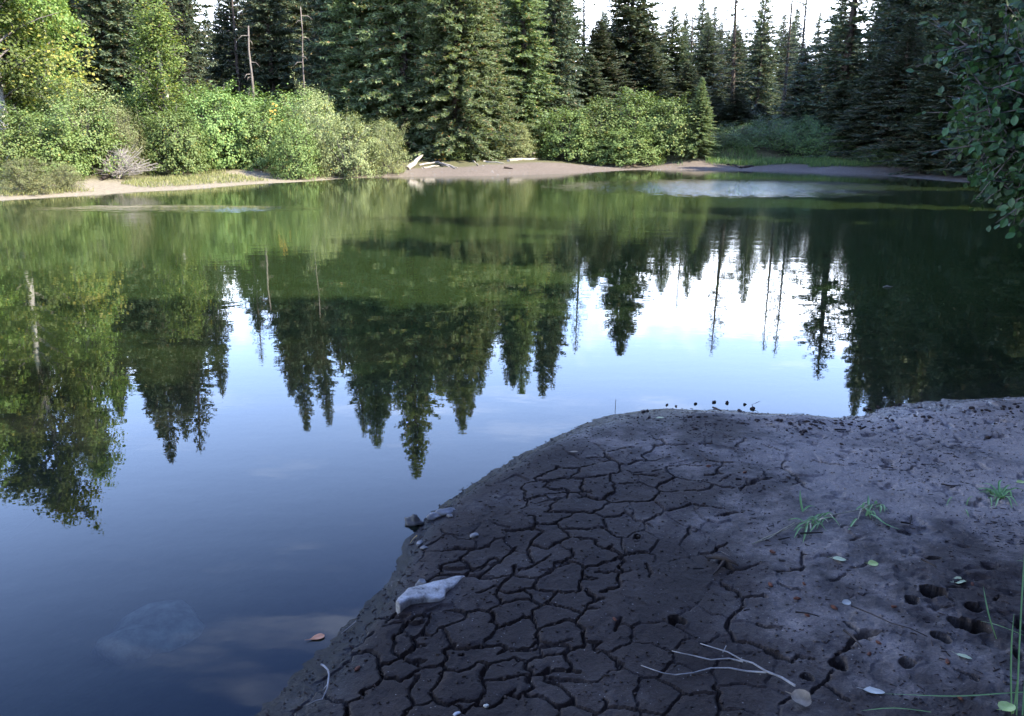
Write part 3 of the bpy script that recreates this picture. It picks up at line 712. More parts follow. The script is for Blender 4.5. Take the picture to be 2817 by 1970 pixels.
for k, (c, w, P) in enumerate(CW):
    a_, b_ = snap(P[0], k), snap(P[-1], k)
    P = ([a_] if a_ else []) + P + ([b_] if b_ else [])
    sl = (P[0] - Vector((0, 0, CAM_H))).length
    wid = w / CROPS[c][2] * sl / F_S
    hw = max(wid * 0.31, 0.0034)
    carve(P, hw, min(max(hw * 6.0, 0.018), 0.075))
# many short hairline cracks between the big ones
r2 = random.Random(8)
for k in range(36):
    cx, cy = r2.uniform(-0.7, 1.3), r2.uniform(1.75, 3.9)
    if float(shore_sd([cx], [cy])[0]) < 0.12: continue
    a = r2.gauss(0.35, 0.45); L = r2.uniform(0.04, 0.13)
    P = [Vector((cx + math.cos(a) * L * t + r2.uniform(-1, 1) * 0.006, cy + math.sin(a) * L * t + r2.uniform(-1, 1) * 0.006, 0)) for t in (-0.5, -0.15, 0.2, 0.5)]
    carve(P, 0.0036, 0.012)
for c, p, rx, ry, dp in HOLES:
    q0 = ground(*crop(c, p), z=0.06)
    e1 = ground(*crop(c, (p[0] + rx, p[1])), z=0.06); e2 = ground(*crop(c, (p[0], p[1] + ry)), z=0.06)
    ra, rb = 0.85 * abs(e1.x - q0.x), 0.85 * abs(e2.y - q0.y)
    rr = np.hypot((wx - q0.x) / ra, (wy - q0.y) / rb) + 1.1 * vnoise(MX, MY, 17.0) + 0.7 * vnoise(MX, MY, 45.0) + 0.12
    cut = np.maximum(cut, dp * 1.5 * sstep(1.1, 0.7, rr))
    MZ += 0.003 * np.exp(-((rr - 1.35) / 0.35) ** 2) * onland
dry = onland * sstep(0.02, 0.10, msd)
MZ = MZ - cut * dry
MZ = np.where((msd > 0.02) & (msd < 0.2), np.maximum(MZ, 0.002), MZ)

def mud_z(x, y):
    i = int(np.clip(np.searchsorted(gx, x), 1, NX - 1)); j = int(np.clip(np.searchsorted(gy, y), 1, NY - 1))
    return float(np.median(MZ[max(i - 2, 0):i + 3, max(j - 2, 0):j + 3]))
def mud_at(px, py, lift=0.0):
    p = ground(px, py, 0.04)
    for _ in range(3): p = ground(px, py, mud_z(p.x, p.y))
    return Vector((p.x, p.y, p.z + lift))
def mud_crop(c, p, lift=0.0): return mud_at(*crop(c, p), lift=lift)

# plates of dried mud: regions that the cracks cut out of the silt
zone = (cdist < 0.17) & (msd > 0.03) & (MX < 1.75) & (MY < 4.2)
seeds = []
occ = {}
sr = random.Random(3)
cand = np.argwhere(zone & (cdist > 0.03))
order = np.random.default_rng(4).permutation(len(cand))
order = order[np.argsort(-np.round(cdist[cand[order, 0], cand[order, 1]] / 0.02), kind='stable')]
for o_ in order:
    i, j = cand[o_]
    x, y = gx[i], gy[j]
    rad = 0.105 + 0.018 * (y - 1.8)
    k = (int(x / 0.2), int(y / 0.2))
    if any((x - a) ** 2 + (y - b) ** 2 < rad * rad for u in (-1, 0, 1) for v in (-1, 0, 1) for a, b in occ.get((k[0] + u, k[1] + v), ())): continue
    occ.setdefault(k, []).append((x, y)); seeds.append((int(i), int(j)))
lab = np.full(MX.shape, -1, dtype=np.int32)
cost = 1.0 + 4.0 * np.abs(fbm(MX, MY, 13.0, 3)) + 60.0 * np.exp(-(cdist / 0.010) ** 2)
costl = cost.tolist(); zonel = zone.tolist()
best = {}
heap = [(0.0, i, j, s) for s, (i, j) in enumerate(seeds)]
heapq.heapify(heap)
labl = lab.tolist()
while heap:
    d, i, j, s = heapq.heappop(heap)
    if labl[i][j] >= 0: continue
    labl[i][j] = s
    for u, v in ((i + 1, j), (i - 1, j), (i, j + 1), (i, j - 1)):
        if 0 <= u < NX and 0 <= v < NY and zonel[u][v] and labl[u][v] < 0:
            nd = d + costl[u][v]
            if nd < best.get((u, v), 1e9):
                best[(u, v)] = nd
                heapq.heappush(heap, (nd, u, v, s))
lab = np.array(labl, dtype=np.int32)
# hairline cracks along the seams that close the plates
seam = np.zeros(MX.shape, bool)
seam[:-1] |= (lab[:-1] != lab[1:]) & (lab[:-1] >= 0) & (lab[1:] >= 0)
seam[:, :-1] |= (lab[:, :-1] != lab[:, 1:]) & (lab[:, :-1] >= 0) & (lab[:, 1:] >= 0)
hair = sstep(-0.10, 0.12, fbm(MX + 3, MY, 3.0, 2)) * sstep(0.9, 0.3, MX)
MZ = MZ - seam * (cdist > 0.004) * 0.011 * hair * dry
# each plate sits a little differently (a few mm) and shrinks back from the crack
tilt = np.random.default_rng(6).normal(0, 1, (len(seeds), 3))
lc = np.clip(lab, 0, None)
sx = np.array([gx[s[0]] for s in seeds]); sy = np.array([gy[s[1]] for s in seeds])
fade = sstep(0.0, 0.02, cdist) * (lab >= 0) * dry
edgef = sstep(0.17, 0.10, cdist)
MZ = MZ + fade * edgef * np.clip(0.0018 * tilt[lc, 0] + 0.016 * (tilt[lc, 1] * (MX - sx[lc]) + tilt[lc, 2] * (MY - sy[lc])), -0.006, 0.006)
MZ = np.where((msd > 0.02) & (msd < 0.2), np.maximum(MZ, 0.002), MZ)

dzx = np.gradient(MZ, gx, axis=0); dzy = np.gradient(MZ, gy, axis=1)
MN = unit(np.stack([-dzx, -dzy, np.ones_like(MZ)], -1)).reshape(-1, 3)
MV = np.stack([MX, MY, MZ], -1).reshape(-1, 3)
ii, jj = np.meshgrid(np.arange(NX - 1), np.arange(NY - 1), indexing='ij')
q = (ii * NY + jj).ravel()
FQ = np.stack([q, q + NY, q + NY + 1, q + 1], 1)
fl = lab[:-1, :-1].ravel()
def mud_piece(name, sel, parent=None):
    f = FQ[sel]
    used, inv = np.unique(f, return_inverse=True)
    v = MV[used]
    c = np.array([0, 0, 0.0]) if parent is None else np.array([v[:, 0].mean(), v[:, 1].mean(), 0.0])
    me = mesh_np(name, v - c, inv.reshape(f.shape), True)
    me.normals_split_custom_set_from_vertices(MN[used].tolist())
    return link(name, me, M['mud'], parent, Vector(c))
bank_o = tag(mud_piece("mud_bank", fl < 0), kind="structure")
for s in range(len(seeds)):
    sel = fl == s
    if sel.sum() < 40:
        if sel.any(): fl[sel] = -2
        continue
    mud_piece("mud_plate", sel, bank_o)
if (fl == -2).any():
    mud_piece("mud_crumbs", fl == -2, bank_o)

# ------------------------------------------------------------------ trees
def rot_frame(az, el):
    return np.stack([np.cos(el) * np.cos(az), np.cos(el) * np.sin(az), np.sin(el)], -1)

def spruce_meshes(seed, H=16.0, R=2.2, bare=0.03, dens=1.0, thin=1.0, spray=0.25, ragged=0.25, tk=1.0):
    r = np.random.default_rng(seed)
    P, Dr, Sd, L, Wd = [], [], [], [], []
    limbs = []
    z = bare * H
    while z < H * 0.985:
        t = z / H
        rad = R * (1 - t) ** 0.82 * (0.55 + 0.45 * min(1, t / 0.12 + 0.35)) + 0.10
        nb = max(3, int((12.0 - 5 * t) * thin))
        a0 = r.uniform(0, 6.28)
        for b in range(nb):
            az = a0 + b * 6.283 / nb + r.normal(0, 0.25)
            ln = rad * np.clip(r.normal(0.95, ragged), 0.35, 1.35)
            el0 = np.interp(t, [0, 0.35, 0.7, 1.0], [-0.18, -0.02, 0.30, 0.95]) + r.normal(0, 0.10)
            sag = np.interp(t, [0, 0.6, 1], [0.32, 0.18, 0.0]) * ln
            n = max(4, int(ln / 0.055 * dens))
            s = np.linspace(0.14, 1.0, n)
            hx = np.cos(az); hy = np.sin(az)
            px = hx * ln * s * np.cos(el0); py = hy * ln * s * np.cos(el0)
            pz = z + ln * s * np.sin(el0) - sag * s ** 1.6 + 0.45 * sag * s ** 4
            pts = np.stack([px, py, pz], 1)
            if ln > 0.5: limbs.append(([(0, 0, z), tuple(pts[n // 2]), tuple(pts[-1])], [0.028 * ln ** 0.5, 0.016, 0.005]))
            for side in (-1, 1):
                k = n
                wl_ = spray * (0.55 + 0.6 * np.sin(np.clip(s, 0.1, 0.95) * math.pi) ** 0.7) * min(1.0, 0.45 + ln * 0.45)
                aa = az + side * r.uniform(0.35, 1.15, k)
                ee = el0 * 0.5 + r.normal(-0.15, 0.45, k)
                d = rot_frame(aa, ee)
                rnd = r.normal(0, 1, (k, 3)); up = np.array([0, 0, 1.0]) + 0.75 * rnd
                sd = unit(np.cross(d, up))
                P.append(pts + r.normal(0, 0.025, (k, 3))); Dr.append(d); Sd.append(sd)
                L.append(wl_ * r.uniform(0.7, 1.3, k)); Wd.append(wl_ * r.uniform(0.24, 0.44, k))
            # tip and hanging sprays
            k = max(2, n // 2)
            ix = r.integers(0, n, k)
            d = rot_frame(az + r.normal(0, 0.4, k), r.normal(-0.75, 0.4, k))
            sd = unit(np.cross(d, r.normal(0, 1, (k, 3))))
            P.append(pts[ix]); Dr.append(d); Sd.append(sd); L.append(spray * r.uniform(0.4, 0.85, k)); Wd.append(spray * r.uniform(0.15, 0.28, k))
        z += (0.16 + 0.12 * (1 - t)) / min(1.0, thin + 0.2) * r.uniform(0.75, 1.3)
    # leader
    k = 26
    zz = np.linspace(H * 0.955, H, k)
    d = rot_frame(r.uniform(0, 6.28, k), r.uniform(0.4, 1.3, k))
    P.append(np.stack([0 * zz, 0 * zz, zz], 1)); Dr.append(d); Sd.append(unit(np.cross(d, r.normal(0, 1, (k, 3)))))
    L.append(np.full(k, spray * 0.6)); Wd.append(np.full(k, spray * 0.2))
    V, F = leaf_quads(np.concatenate(P), np.concatenate(Dr), np.concatenate(Sd), np.concatenate(L), np.concatenate(Wd))
    crown = mesh_np("crown", V, F)
    tr = tubes_mesh("trunk", [([(0, 0, -0.4), (0, 0, 0.3), (0.03, 0.02, H * 0.4), (0.0, 0.03, H * 0.75), (0, 0, H * 0.985)],
                               [0.017 * H * tk, 0.0130 * H * tk, 0.009 * H * tk, 0.0045 * H * tk, 0.0010 * H])], 8)
    limbs.append(([(0, 0, bare * H), (0, 0, H * 0.5), (0, 0, H * 0.985)], [0.02, 0.015, 0.003]))
    lb = tubes_mesh("limbs", limbs, 4)
    return tr, lb, crown

SPR = {}
for k, (seed, kw) in enumerate([(21, {}), (22, dict(R=2.5, ragged=0.32)), (23, dict(R=1.9, ragged=0.22)), (24, dict(R=2.3, dens=1.15, thin=1.15)),
                                (25, dict(R=2.1, bare=0.16, ragged=0.35)), (26, dict(R=2.4, ragged=0.5, thin=0.85)), (27, dict(R=2.2, thin=0.62, ragged=0.42))]):
    SPR['f%d' % k] = spruce_meshes(seed, **kw)
SPR['s0'] = spruce_meshes(31, R=1.25, bare=0.30, thin=0.55, dens=0.75, spray=0.21, ragged=0.45, tk=0.5)
SPR['s1'] = spruce_meshes(32, R=1.05, bare=0.40, thin=0.5, dens=0.7, spray=0.20, ragged=0.5, tk=0.45)
SPR_R = {'f5': 2.4, 'f6': 2.2, 'f0': 2.2, 'f1': 2.5, 'f2': 1.9, 'f3': 2.3, 'f4': 2.1, 's0': 1.25, 's1': 1.05}
sp_mat = {}
def spruce(kind, x, y, H, R, label, group=None, blue=False, name="spruce_tree", z=None, rz=None):
    key = (kind, blue)
    if key not in sp_mat:
        ms = [m.copy() for m in SPR[kind]]
        for m, mt in zip(ms, (M['bark'], M['bark'], M['spruce_blue_lit'] if blue else M['spruce'])): m.materials.append(mt)  # blue trees take the needles with sunlight in their colour
        sp_mat[key] = ms
    tr, lb, cr = sp_mat[key]
    s = H / 16.0; q_ = R / SPR_R[kind]
    e = empty(name, (x, y, (land_z(x, y) if z is None else z) - 0.05), random.uniform(0, 6.28) if rz is None else rz, (q_, q_, s))
    e.rotation_euler[0] = random.gauss(0, 0.025); e.rotation_euler[1] = random.gauss(0, 0.025)
    tag(e, label, "spruce tree", group)
    link("trunk", tr, None, e); link("limbs", lb, None, e); link("crown", cr, None, e)
    return e
def spruce_refl(kind, dx, dy, dist, R, label, group=None, blue=False):
    """tree whose tip's mirror image stands at display pixel (dx, dy)"""
    d = ray(dx * D2S, dy * D2S)
    hyp = math.hypot(d.x, d.y)
    x, y = d.x / hyp * dist, d.y / hyp * dist
    H = dist * (-d.z) / hyp - CAM_H - land_z(x, y)
    return spruce(kind, x, y, H, R, label, group, blue)

G_L = "spruces behind the left bank"; G_C = "spruces on the point in the middle"; G_GAP = "spruces in the bright gap"; G_R = "spruces of the dark right forest"
TREES = [
 ('f2', 340, 990, 37, 1.9, 'tall spruce right behind the leafy trees at the left', G_L, False),
 ('f0', 440, 935, 39, 2.1, 'brownish spruce just left of the small sky notch at top left', G_L, False),
 ('f4', 490, 905, 43, 1.5, 'narrow spruce touching the left edge of the small sky notch', G_L, False),
 ('s0', 588, 818, 44, 1.3, 'thin spruce just right of the small sky notch', G_L, False),
 ('f1', 668, 895, 45, 2.3, 'dark spruce behind the pale dead trunk on the left bank', G_L, False),
 ('f4', 718, 850, 49, 1.8, 'dark spruce second right of the pale dead trunk', G_L, False),
 ('f0', 797, 975, 43, 2.2, 'dark blue-green spruce left of the sunlit point', G_C, False),
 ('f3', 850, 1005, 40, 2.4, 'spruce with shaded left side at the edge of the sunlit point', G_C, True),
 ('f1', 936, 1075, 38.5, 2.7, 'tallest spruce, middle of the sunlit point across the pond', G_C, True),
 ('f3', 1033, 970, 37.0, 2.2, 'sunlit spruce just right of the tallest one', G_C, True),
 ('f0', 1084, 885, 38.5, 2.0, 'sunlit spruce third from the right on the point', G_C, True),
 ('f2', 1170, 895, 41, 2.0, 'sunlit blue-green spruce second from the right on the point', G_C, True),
 ('f1', 1226, 818, 43, 2.0, 'spruce at the right edge of the sunlit point', G_C, False),
 ('s0', 1296, 795, 58, 1.7, 'thin see-through spruce left of the dense one at the sky gap', G_GAP, False),
 ('f3', 1392, 803, 56, 3.4, 'broad dense spruce at the left side of the bright sky gap', G_GAP, False),
 ('f0', 1476, 662, 60, 2.7, 'shorter pointed spruce between broad spruce and bright gap', G_GAP, False),
 ('s1', 1523, 695, 63, 1.3, 'very thin spruce standing alone in the left of the bright gap', G_GAP, False),
 ('f5', 1552, 625, 61, 2.6, 'pointed spruce beside the very thin one in the gap', G_GAP, False),
 ('s0', 1608, 795, 52, 1.9, 'tall sparse dark spruce standing in the middle of the bright gap', G_GAP, False),
 ('s1', 1710, 790, 60, 1.4, 'left of the twin thin spruces in the right of the gap', G_GAP, False),
 ('s0', 1738, 800, 58, 1.5, 'right of the twin thin spruces in the right of the gap', G_GAP, False),
 ('f6', 1818, 850, 46, 3.0, 'spruce with light showing through at the right side of the gap', G_GAP, False),
 ('f0', 1630, 520, 49, 2.4, 'low dark spruce below the tall sparse one in the gap', G_GAP, False),
 ('f3', 1590, 500, 51, 2.2, 'low dark spruce at the left foot of the tall sparse one', G_GAP, False),
 ('f1', 1685, 480, 54, 2.2, 'lowest dark spruce under the bright gap', G_GAP, False),
 ('f2', 1768, 600, 50, 2.0, 'dark pointed spruce below the twin thin spruces', G_GAP, False),
]
for kind, dx, dy, ds, R, lbl, grp, bl in TREES:
    spruce_refl(kind, dx, dy, ds, R, lbl, grp, bl)
# fill behind: trees of the closed forest that nothing tells apart
for dx, dy, ds, R in [(20, 900, 44, 2.3), (100, 930, 47, 2.4), (190, 960, 45, 2.3), (270, 880, 44, 2.2), (395, 860, 47, 2.0), (-60, 940, 42, 2.4), (620, 740, 52, 2.2), (545, 600, 56, 2.0)]:
    spruce_refl(random.choice(['f0', 'f1', 'f3', 'f5', 'f6']), dx, dy, ds, R, 'dark spruce deep in the forest behind the left bank', 'forest behind the left bank')
for dx, dy, ds, R in [(760, 800, 52, 2.5), (830, 880, 50, 2.5), (900, 930, 47, 2.5), (990, 900, 46, 2.4), (1120, 830, 47, 2.3), (1260, 700, 50, 2.6), (1335, 650, 51, 2.8), (1440, 600, 54, 2.8), (1310, 590, 47, 2.3), (1520, 560, 55, 2.6)]:
    spruce_refl(random.choice(['f0', 'f1', 'f3', 'f5', 'f6']), dx, dy, ds, R, 'dark spruce deep in the forest behind the point', 'forest behind the point')
for dx, dy, ds, R in [(1990, 905, 44, 2.2), (2040, 930, 42, 2.4), (2085, 960, 38, 2.5), (2140, 1000, 41, 2.6), (2190, 1030, 37, 2.6), (2250, 1040, 39, 2.6),
                      (2310, 1060, 35, 2.8), (1910, 640, 40, 2.0), (1965, 700, 38.5, 2.1), (2050, 720, 36, 2.3), (2120, 740, 34.5, 2.4), (2200, 770, 33, 2.4), (2280, 800, 32, 2.4), (1860, 560, 43, 1.9), (1795, 540, 48, 1.9)]:
    spruce_refl(random.choice(['f0', 'f1', 'f3', 'f2', 'f5']), dx, dy, ds, R, 'dark shaded spruce in the dense forest on the right bank', G_R)
# the right shore nearer to the camera, outside the frame: its trees throw the shade over the mud and water
for x, y, H, R in [(21, 30, 14, 2.6), (24, 26, 15, 2.8), (20, 23.5, 12.5, 2.6), (22, 18, 14, 2.8), (17, 17, 12, 2.7), (14.5, 13, 11, 2.6), (18, 12, 13, 2.8), (12.5, 8.5, 11, 2.6), (16, 6.5, 13, 2.8),
                   (10.5, 4.5, 10, 2.6), (14, 1.5, 13, 2.8), (9, 0.5, 10.5, 2.6), (12, -3, 13, 2.8), (8, -4, 10, 2.6), (8.2, 2.6, 12, 2.6), (9.3, 7.0, 12, 2.6), (11.6, 11.0, 13, 2.7), (7.0, -1.2, 11, 2.5), (6.3, 0.7, 12, 2.5), (10.0, -1.6, 14, 2.8), (5.2, -2.6, 12, 2.5), (5.5, -7.5, 12, 2.7), (25, 33, 16, 2.8), (27, 37, 17, 2.8)]:
    spruce(random.choice(['f0', 'f1', 'f3', 'f5', 'f6']), x, y, H, R, 'shaded spruce on the near right shore out of view', 'spruces on the near right shore')
r7 = random.Random(44)
for k in range(46):
    dxx = -150 + 1430 * (k + r7.uniform(0, 1)) / 46
    a_ = ray(dxx * D2S, 300 * D2S); hy = math.hypot(a_.x, a_.y); ds = r7.uniform(48, 66) if not 440 < dxx < 500 else 75
    spruce(r7.choice(['f0', 'f1', 'f3', 'f5', 'f6']), a_.x / hy * ds, a_.y / hy * ds, r7.uniform(13, 17) if not (430 < dxx < 600) else 9, r7.uniform(2.2, 2.9),
           'dark spruce deep in the forest behind the left bank' if dxx < 700 else 'dark spruce deep in the forest behind the point', 'forest behind the left bank' if dxx < 700 else 'forest behind the point')
for k in range(26):
    dxx = 1985 + 400 * (k + r7.uniform(0, 1)) / 26
    a_ = ray(dxx * D2S, 300 * D2S); hy = math.hypot(a_.x, a_.y); ds = r7.uniform(46, 64)
    spruce(r7.choice(['f0', 'f1', 'f3', 'f5', 'f6']), a_.x / hy * ds, a_.y / hy * ds, r7.uniform(13, 18), r7.uniform(2.3, 3.0), 'dark shaded spruce in the dense forest on the right bank', G_R)
# unseen wood added behind the camera to cut sky light on the mud
for x, y, H, R in [(-9, -13, 16, 3), (-4.5, -11, 15, 2.8), (0.5, -9, 15, 2.8), (3.5, -5, 13, 2.6), (-1.5, -15, 17, 3), (6.5, -11, 16, 3), (-14, -12, 16, 3), (3, -14, 17, 3)]:
    spruce(r7.choice(['f0', 'f1', 'f3', 'f5', 'f6']), x, y, H, R, 'unseen spruce added behind the camera to cut sky light', 'unseen spruces added behind the camera')
# far ridge beyond the gap
for x, y, H in [(24, 120, 15), (31, 124, 14), (38, 118, 15), (45, 130, 16), (18, 126, 14), (52, 121, 15), (28, 140, 16), (41, 146, 17), (12, 132, 14), (35, 109, 12), (58, 132, 15)] + [(r7.uniform(8, 46), r7.uniform(72, 104), r7.uniform(8.5, 12.0)) for _ in range(44)]:
    spruce(r7.choice(['f2', 'f0', 'f5']), x, y, H, 2.5, 'distant spruce on the low ridge seen through the bright gap', 'distant spruces beyond the gap')

# leafy shrubs and trees
def stem_path(r, base, az, lean, L, n=6, wob=0.12):
    pts = [np.array(base, float)]
    el = math.pi / 2 - lean * 0.55
    for i in range(n):
        el2 = el - lean * 0.8 * (i / n) + r.normal(0, 0.10)
        az += r.normal(0, wob)
        d = np.array([math.cos(el2) * math.cos(az), math.cos(el2) * math.sin(az), math.sin(el2)])
        pts.append(pts[-1] + d * L / n)
    return pts
def shrub_meshes(seed, R=1.6, H=3.0, stems=14, twigs=9, leaves=60, size=0.085, narrow=0.6, skirt=True, mound=72):
    r = np.random.default_rng(seed)
    tl = []; P = []; Dr = []; Sd = []; L = []; Wd = []
    for s in range(stems):
        az = s * 2.4 + r.normal(0, 0.3)
        u = (s + 0.5) / stems
        lean = 0.12 + 1.05 * u ** 0.9
        ln = H * (1.05 - 0.22 * u) * r.uniform(0.82, 1.12) if u < 0.75 else R * r.uniform(0.9, 1.2)
        pts = stem_path(r, (r.normal(0, 0.12), r.normal(0, 0.12), -0.05), az, lean, ln)
        tl.append(([tuple(p) for p in pts], np.linspace(0.035, 0.008, len(pts)).tolist()))
        for t in range(twigs):
            f = r.uniform(0.18 if skirt else 0.3, 1.0)
            i = min(int(f * (len(pts) - 1)), len(pts) - 2)
            b = pts[i] + (pts[i + 1] - pts[i]) * (f * (len(pts) - 1) - i)
            a2 = az + r.normal(0, 1.1); el = r.normal(0.45, 0.45)
            l2 = r.uniform(0.35, 0.85) * (0.6 + 0.5 * R / 1.6)
            d2 = np.array([math.cos(el) * math.cos(a2), math.cos(el) * math.sin(a2), math.sin(el)])
            tip = b + d2 * l2
            if tip[2] < 0.1: tip[2] = 0.1 + r.uniform(0, 0.1)
            mid = (b + tip) / 2 + r.normal(0, 0.05, 3)
            tl.append(([tuple(b), tuple(mid), tuple(tip)], [0.010, 0.007, 0.003]))
            n = int(leaves * r.uniform(0.7, 1.3))
            tt = r.uniform(0.15, 1.08, n) ** 0.8
            c = b + np.outer(tt, tip - b) + r.normal(0, 0.085, (n, 3))
            c[:, 2] = np.maximum(c[:, 2], 0.03)
            out = unit(c - np.array([0, 0, H * 0.3]))
            nrm = unit(out * 0.7 + np.array([0, 0, 0.7]) + r.normal(0, 0.45, (n, 3)))
            d = unit(np.cross(nrm, r.normal(0, 1, (n, 3)))); sd = np.cross(nrm, d)
            sz = size * r.uniform(0.65, 1.3, n)
            P.append(c); Dr.append(d); Sd.append(sd); L.append(sz); Wd.append(sz * narrow)
    for k in range(mound):                       # clumps of leaves over the rounded outside of the bush
        az = k * 2.39996; zf = (k + 0.5) / mound
        ring = math.sqrt(max(0.0, 1 - zf ** 2.2)) * R * (0.96 + r.normal(0, 0.13))
        c0 = np.array([math.cos(az) * ring, math.sin(az) * ring, max(H * zf * (0.97 + r.normal(0, 0.07)), 0.22)])
        cr = r.uniform(0.16, 0.42)
        n = int(leaves * 1.7 * r.uniform(0.6, 1.3))
        c = c0 + r.normal(0, 1, (n, 3)) * np.array([cr, cr, cr * 0.8]) * 0.62
        c[:, 2] = np.maximum(c[:, 2], 0.03)
        out = unit(c - c0 + (c0 - np.array([0, 0, H * 0.25])) * 0.25)
        nrm = unit(out * 0.9 + np.array([0, 0, 0.5]) + r.normal(0, 0.4, (n, 3)))
        d = unit(np.cross(nrm, r.normal(0, 1, (n, 3)))); sd = np.cross(nrm, d)
        sz = size * r.uniform(0.65, 1.3, n)
        P.append(c); Dr.append(d); Sd.append(sd); L.append(sz); Wd.append(sz * narrow)
        tl.append(([(0, 0, H * 0.1), tuple(c0 * 0.55), tuple(c0)], [0.012, 0.008, 0.003]))
    V, F = leaf_quads(np.concatenate(P), np.concatenate(Dr), np.concatenate(Sd), np.concatenate(L), np.concatenate(Wd))
    return tubes_mesh("stems", tl, 4), mesh_np("foliage", V, F)
SHR = {'alder': [shrub_meshes(s, size=0.10, narrow=0.78) for s in (41, 42, 43)],
       'willow': [shrub_meshes(s, size=0.085, narrow=0.5, leaves=72) for s in (51, 52)],
       'meadow': [shrub_meshes(61, R=1.9, H=1.7, stems=22, twigs=9, size=0.075, narrow=0.45)]}
for k, mt in (('alder', 'alder'), ('willow', 'willow'), ('meadow', 'meadow')):
    for st, fo in SHR[k]:
        st.materials.append(M['bark_bush']); fo.materials.append(M[mt])
SH_H = {'alder': 3.1, 'willow': 3.1, 'meadow': 1.8}; SH_R = {'alder': 1.75, 'willow': 1.75, 'meadow': 1.9}
def shrub(kind, dx, top, half, dist, label, group, name=None, cat="bush"):
    p = at(dx * D2S, top * D2S, dist)
    zb = land_z(p.x, p.y)
    H = max(p.z - zb, 0.4); R = half * D2S / F_S * dist
    e = empty(name or {'alder': 'alder_bush', 'willow': 'willow_bush', 'meadow': 'low_shrub'}[kind], (p.x, p.y, zb - 0.03), random.uniform(0, 6.28), (R / SH_R[kind], R / SH_R[kind], H / SH_H[kind]))
    tag(e, label, cat, group)
    st, fo = random.choice(SHR[kind])
    link("stems", st, None, e); f = link("foliage", fo, None, e)
    return e
GB_L = "leafy bushes along the left bank"; GB_C = "leafy bushes across the pond in the middle"; GB_R = "shaded bushes on the right bank"
BUSH = [
 ('alder', -30, 250, 73, 26.0, 'green alder bush cut by the left edge of the picture', GB_L),
 ('alder', 70, 240, 82, 26.8, 'large dark-hearted alder bush near the left edge', GB_L),
 ('alder', 175, 215, 69, 28.0, 'rounded alder bush left of the pale dead twigs', GB_L),
 ('willow', 268, 240, 47, 29.0, 'grey-green willow directly above the pale dead twigs', GB_L),
 ('alder', 385, 235, 64, 29.2, 'dark round alder bush right of the pale dead twigs', GB_L),
 ('alder', 478, 190, 73, 31.0, 'tall alder bush behind the round one on the left bank', GB_L),
 ('alder', 570, 225, 73, 31.0, 'alder bush with an orange patch, middle of the left bank', GB_L),
 ('willow', 700, 195, 64, 30.8, 'tallest pale willow, right half of the left bank', GB_L),
 ('willow', 775, 255, 69, 30.1, 'spreading pale willow overhanging the left bank water', GB_L),
 ('willow', 860, 268, 47, 31.1, 'lowest pale willow at the right end of the left bank', GB_L),
 ('alder', 655, 270, 52, 29.1, 'small alder between orange-patched bush and pale willow', GB_L),
 ('willow', 170, 180, 95, 32.0, 'yellow-green willow behind the rounded alder at the left', GB_L),
 ('alder', 300, 190, 69, 33.0, 'alder behind the grey-green willow at the left', GB_L),
 ('alder', 430, 200, 80, 32.5, 'dim alder under the spruces behind the left bank, left one', GB_L),
 ('alder', 550, 200, 90, 34.5, 'dim alder at the foot of the pale dead trunk', GB_L),
 ('alder', 660, 205, 80, 34.5, 'dim alder behind the tallest pale willow', GB_L),
 ('willow', 50, 352, 50, 24.0, 'low straggly willow at the water, nearest the left edge', GB_L),
 ('willow', 140, 362, 34, 24.6, 'low straggly willow at the water left of dead twigs', GB_L),
 ('willow', 1150, 272, 50, 38.5, 'pale willow at the right foot of the spruce point', GB_C),
 ('alder', 1015, 318, 45, 36.3, 'small green bush at the foot of the spruce point', GB_C),
 ('alder', 1275, 248, 70, 39.5, 'left end of the long alder thicket in the middle', GB_C),
 ('alder', 1345, 225, 75, 40.2, 'second alder from the left in the middle thicket', GB_C),
 ('alder', 1425, 208, 80, 40.5, 'tallest alder with yellowish top in the middle thicket', GB_C),
 ('alder', 1500, 215, 65, 40.2, 'right end of the long alder thicket in the middle', GB_C),
 ('alder', 1400, 285, 75, 38.9, 'low dark alder in front of the middle thicket', GB_C),
 ('meadow', 1590, 300, 60, 41.5, 'low shaded shrub left of the shaded bush mass', GB_R),
 ('meadow', 1660, 282, 75, 42.0, 'shaded bush above the grey sand mound, left one', GB_R),
 ('meadow', 1745, 268, 85, 42.5, 'shaded bush with a bright patch above the sand mound', GB_R),
 ('meadow', 1835, 272, 85, 42.5, 'shaded bush above the right end of the sand mound', GB_R),
 ('meadow', 1905, 300, 70, 41.0, 'low shaded bush right of the sand mound', GB_R),
 ('meadow', 1990, 325, 60, 37.5, 'lowest shaded bush left of the upturned roots', GB_R),
 ('alder', 2260, 250, 75, 34.0, 'dark bush behind the near alder branches at the right', GB_R),
]
for b in BUSH: shrub(*b)
e = spruce('f3', *at(1565 * D2S, 300 * D2S, 40.0)[:2], 3.5, 0.95, 'young spruce at the right end of the alder thicket', G_C, True)

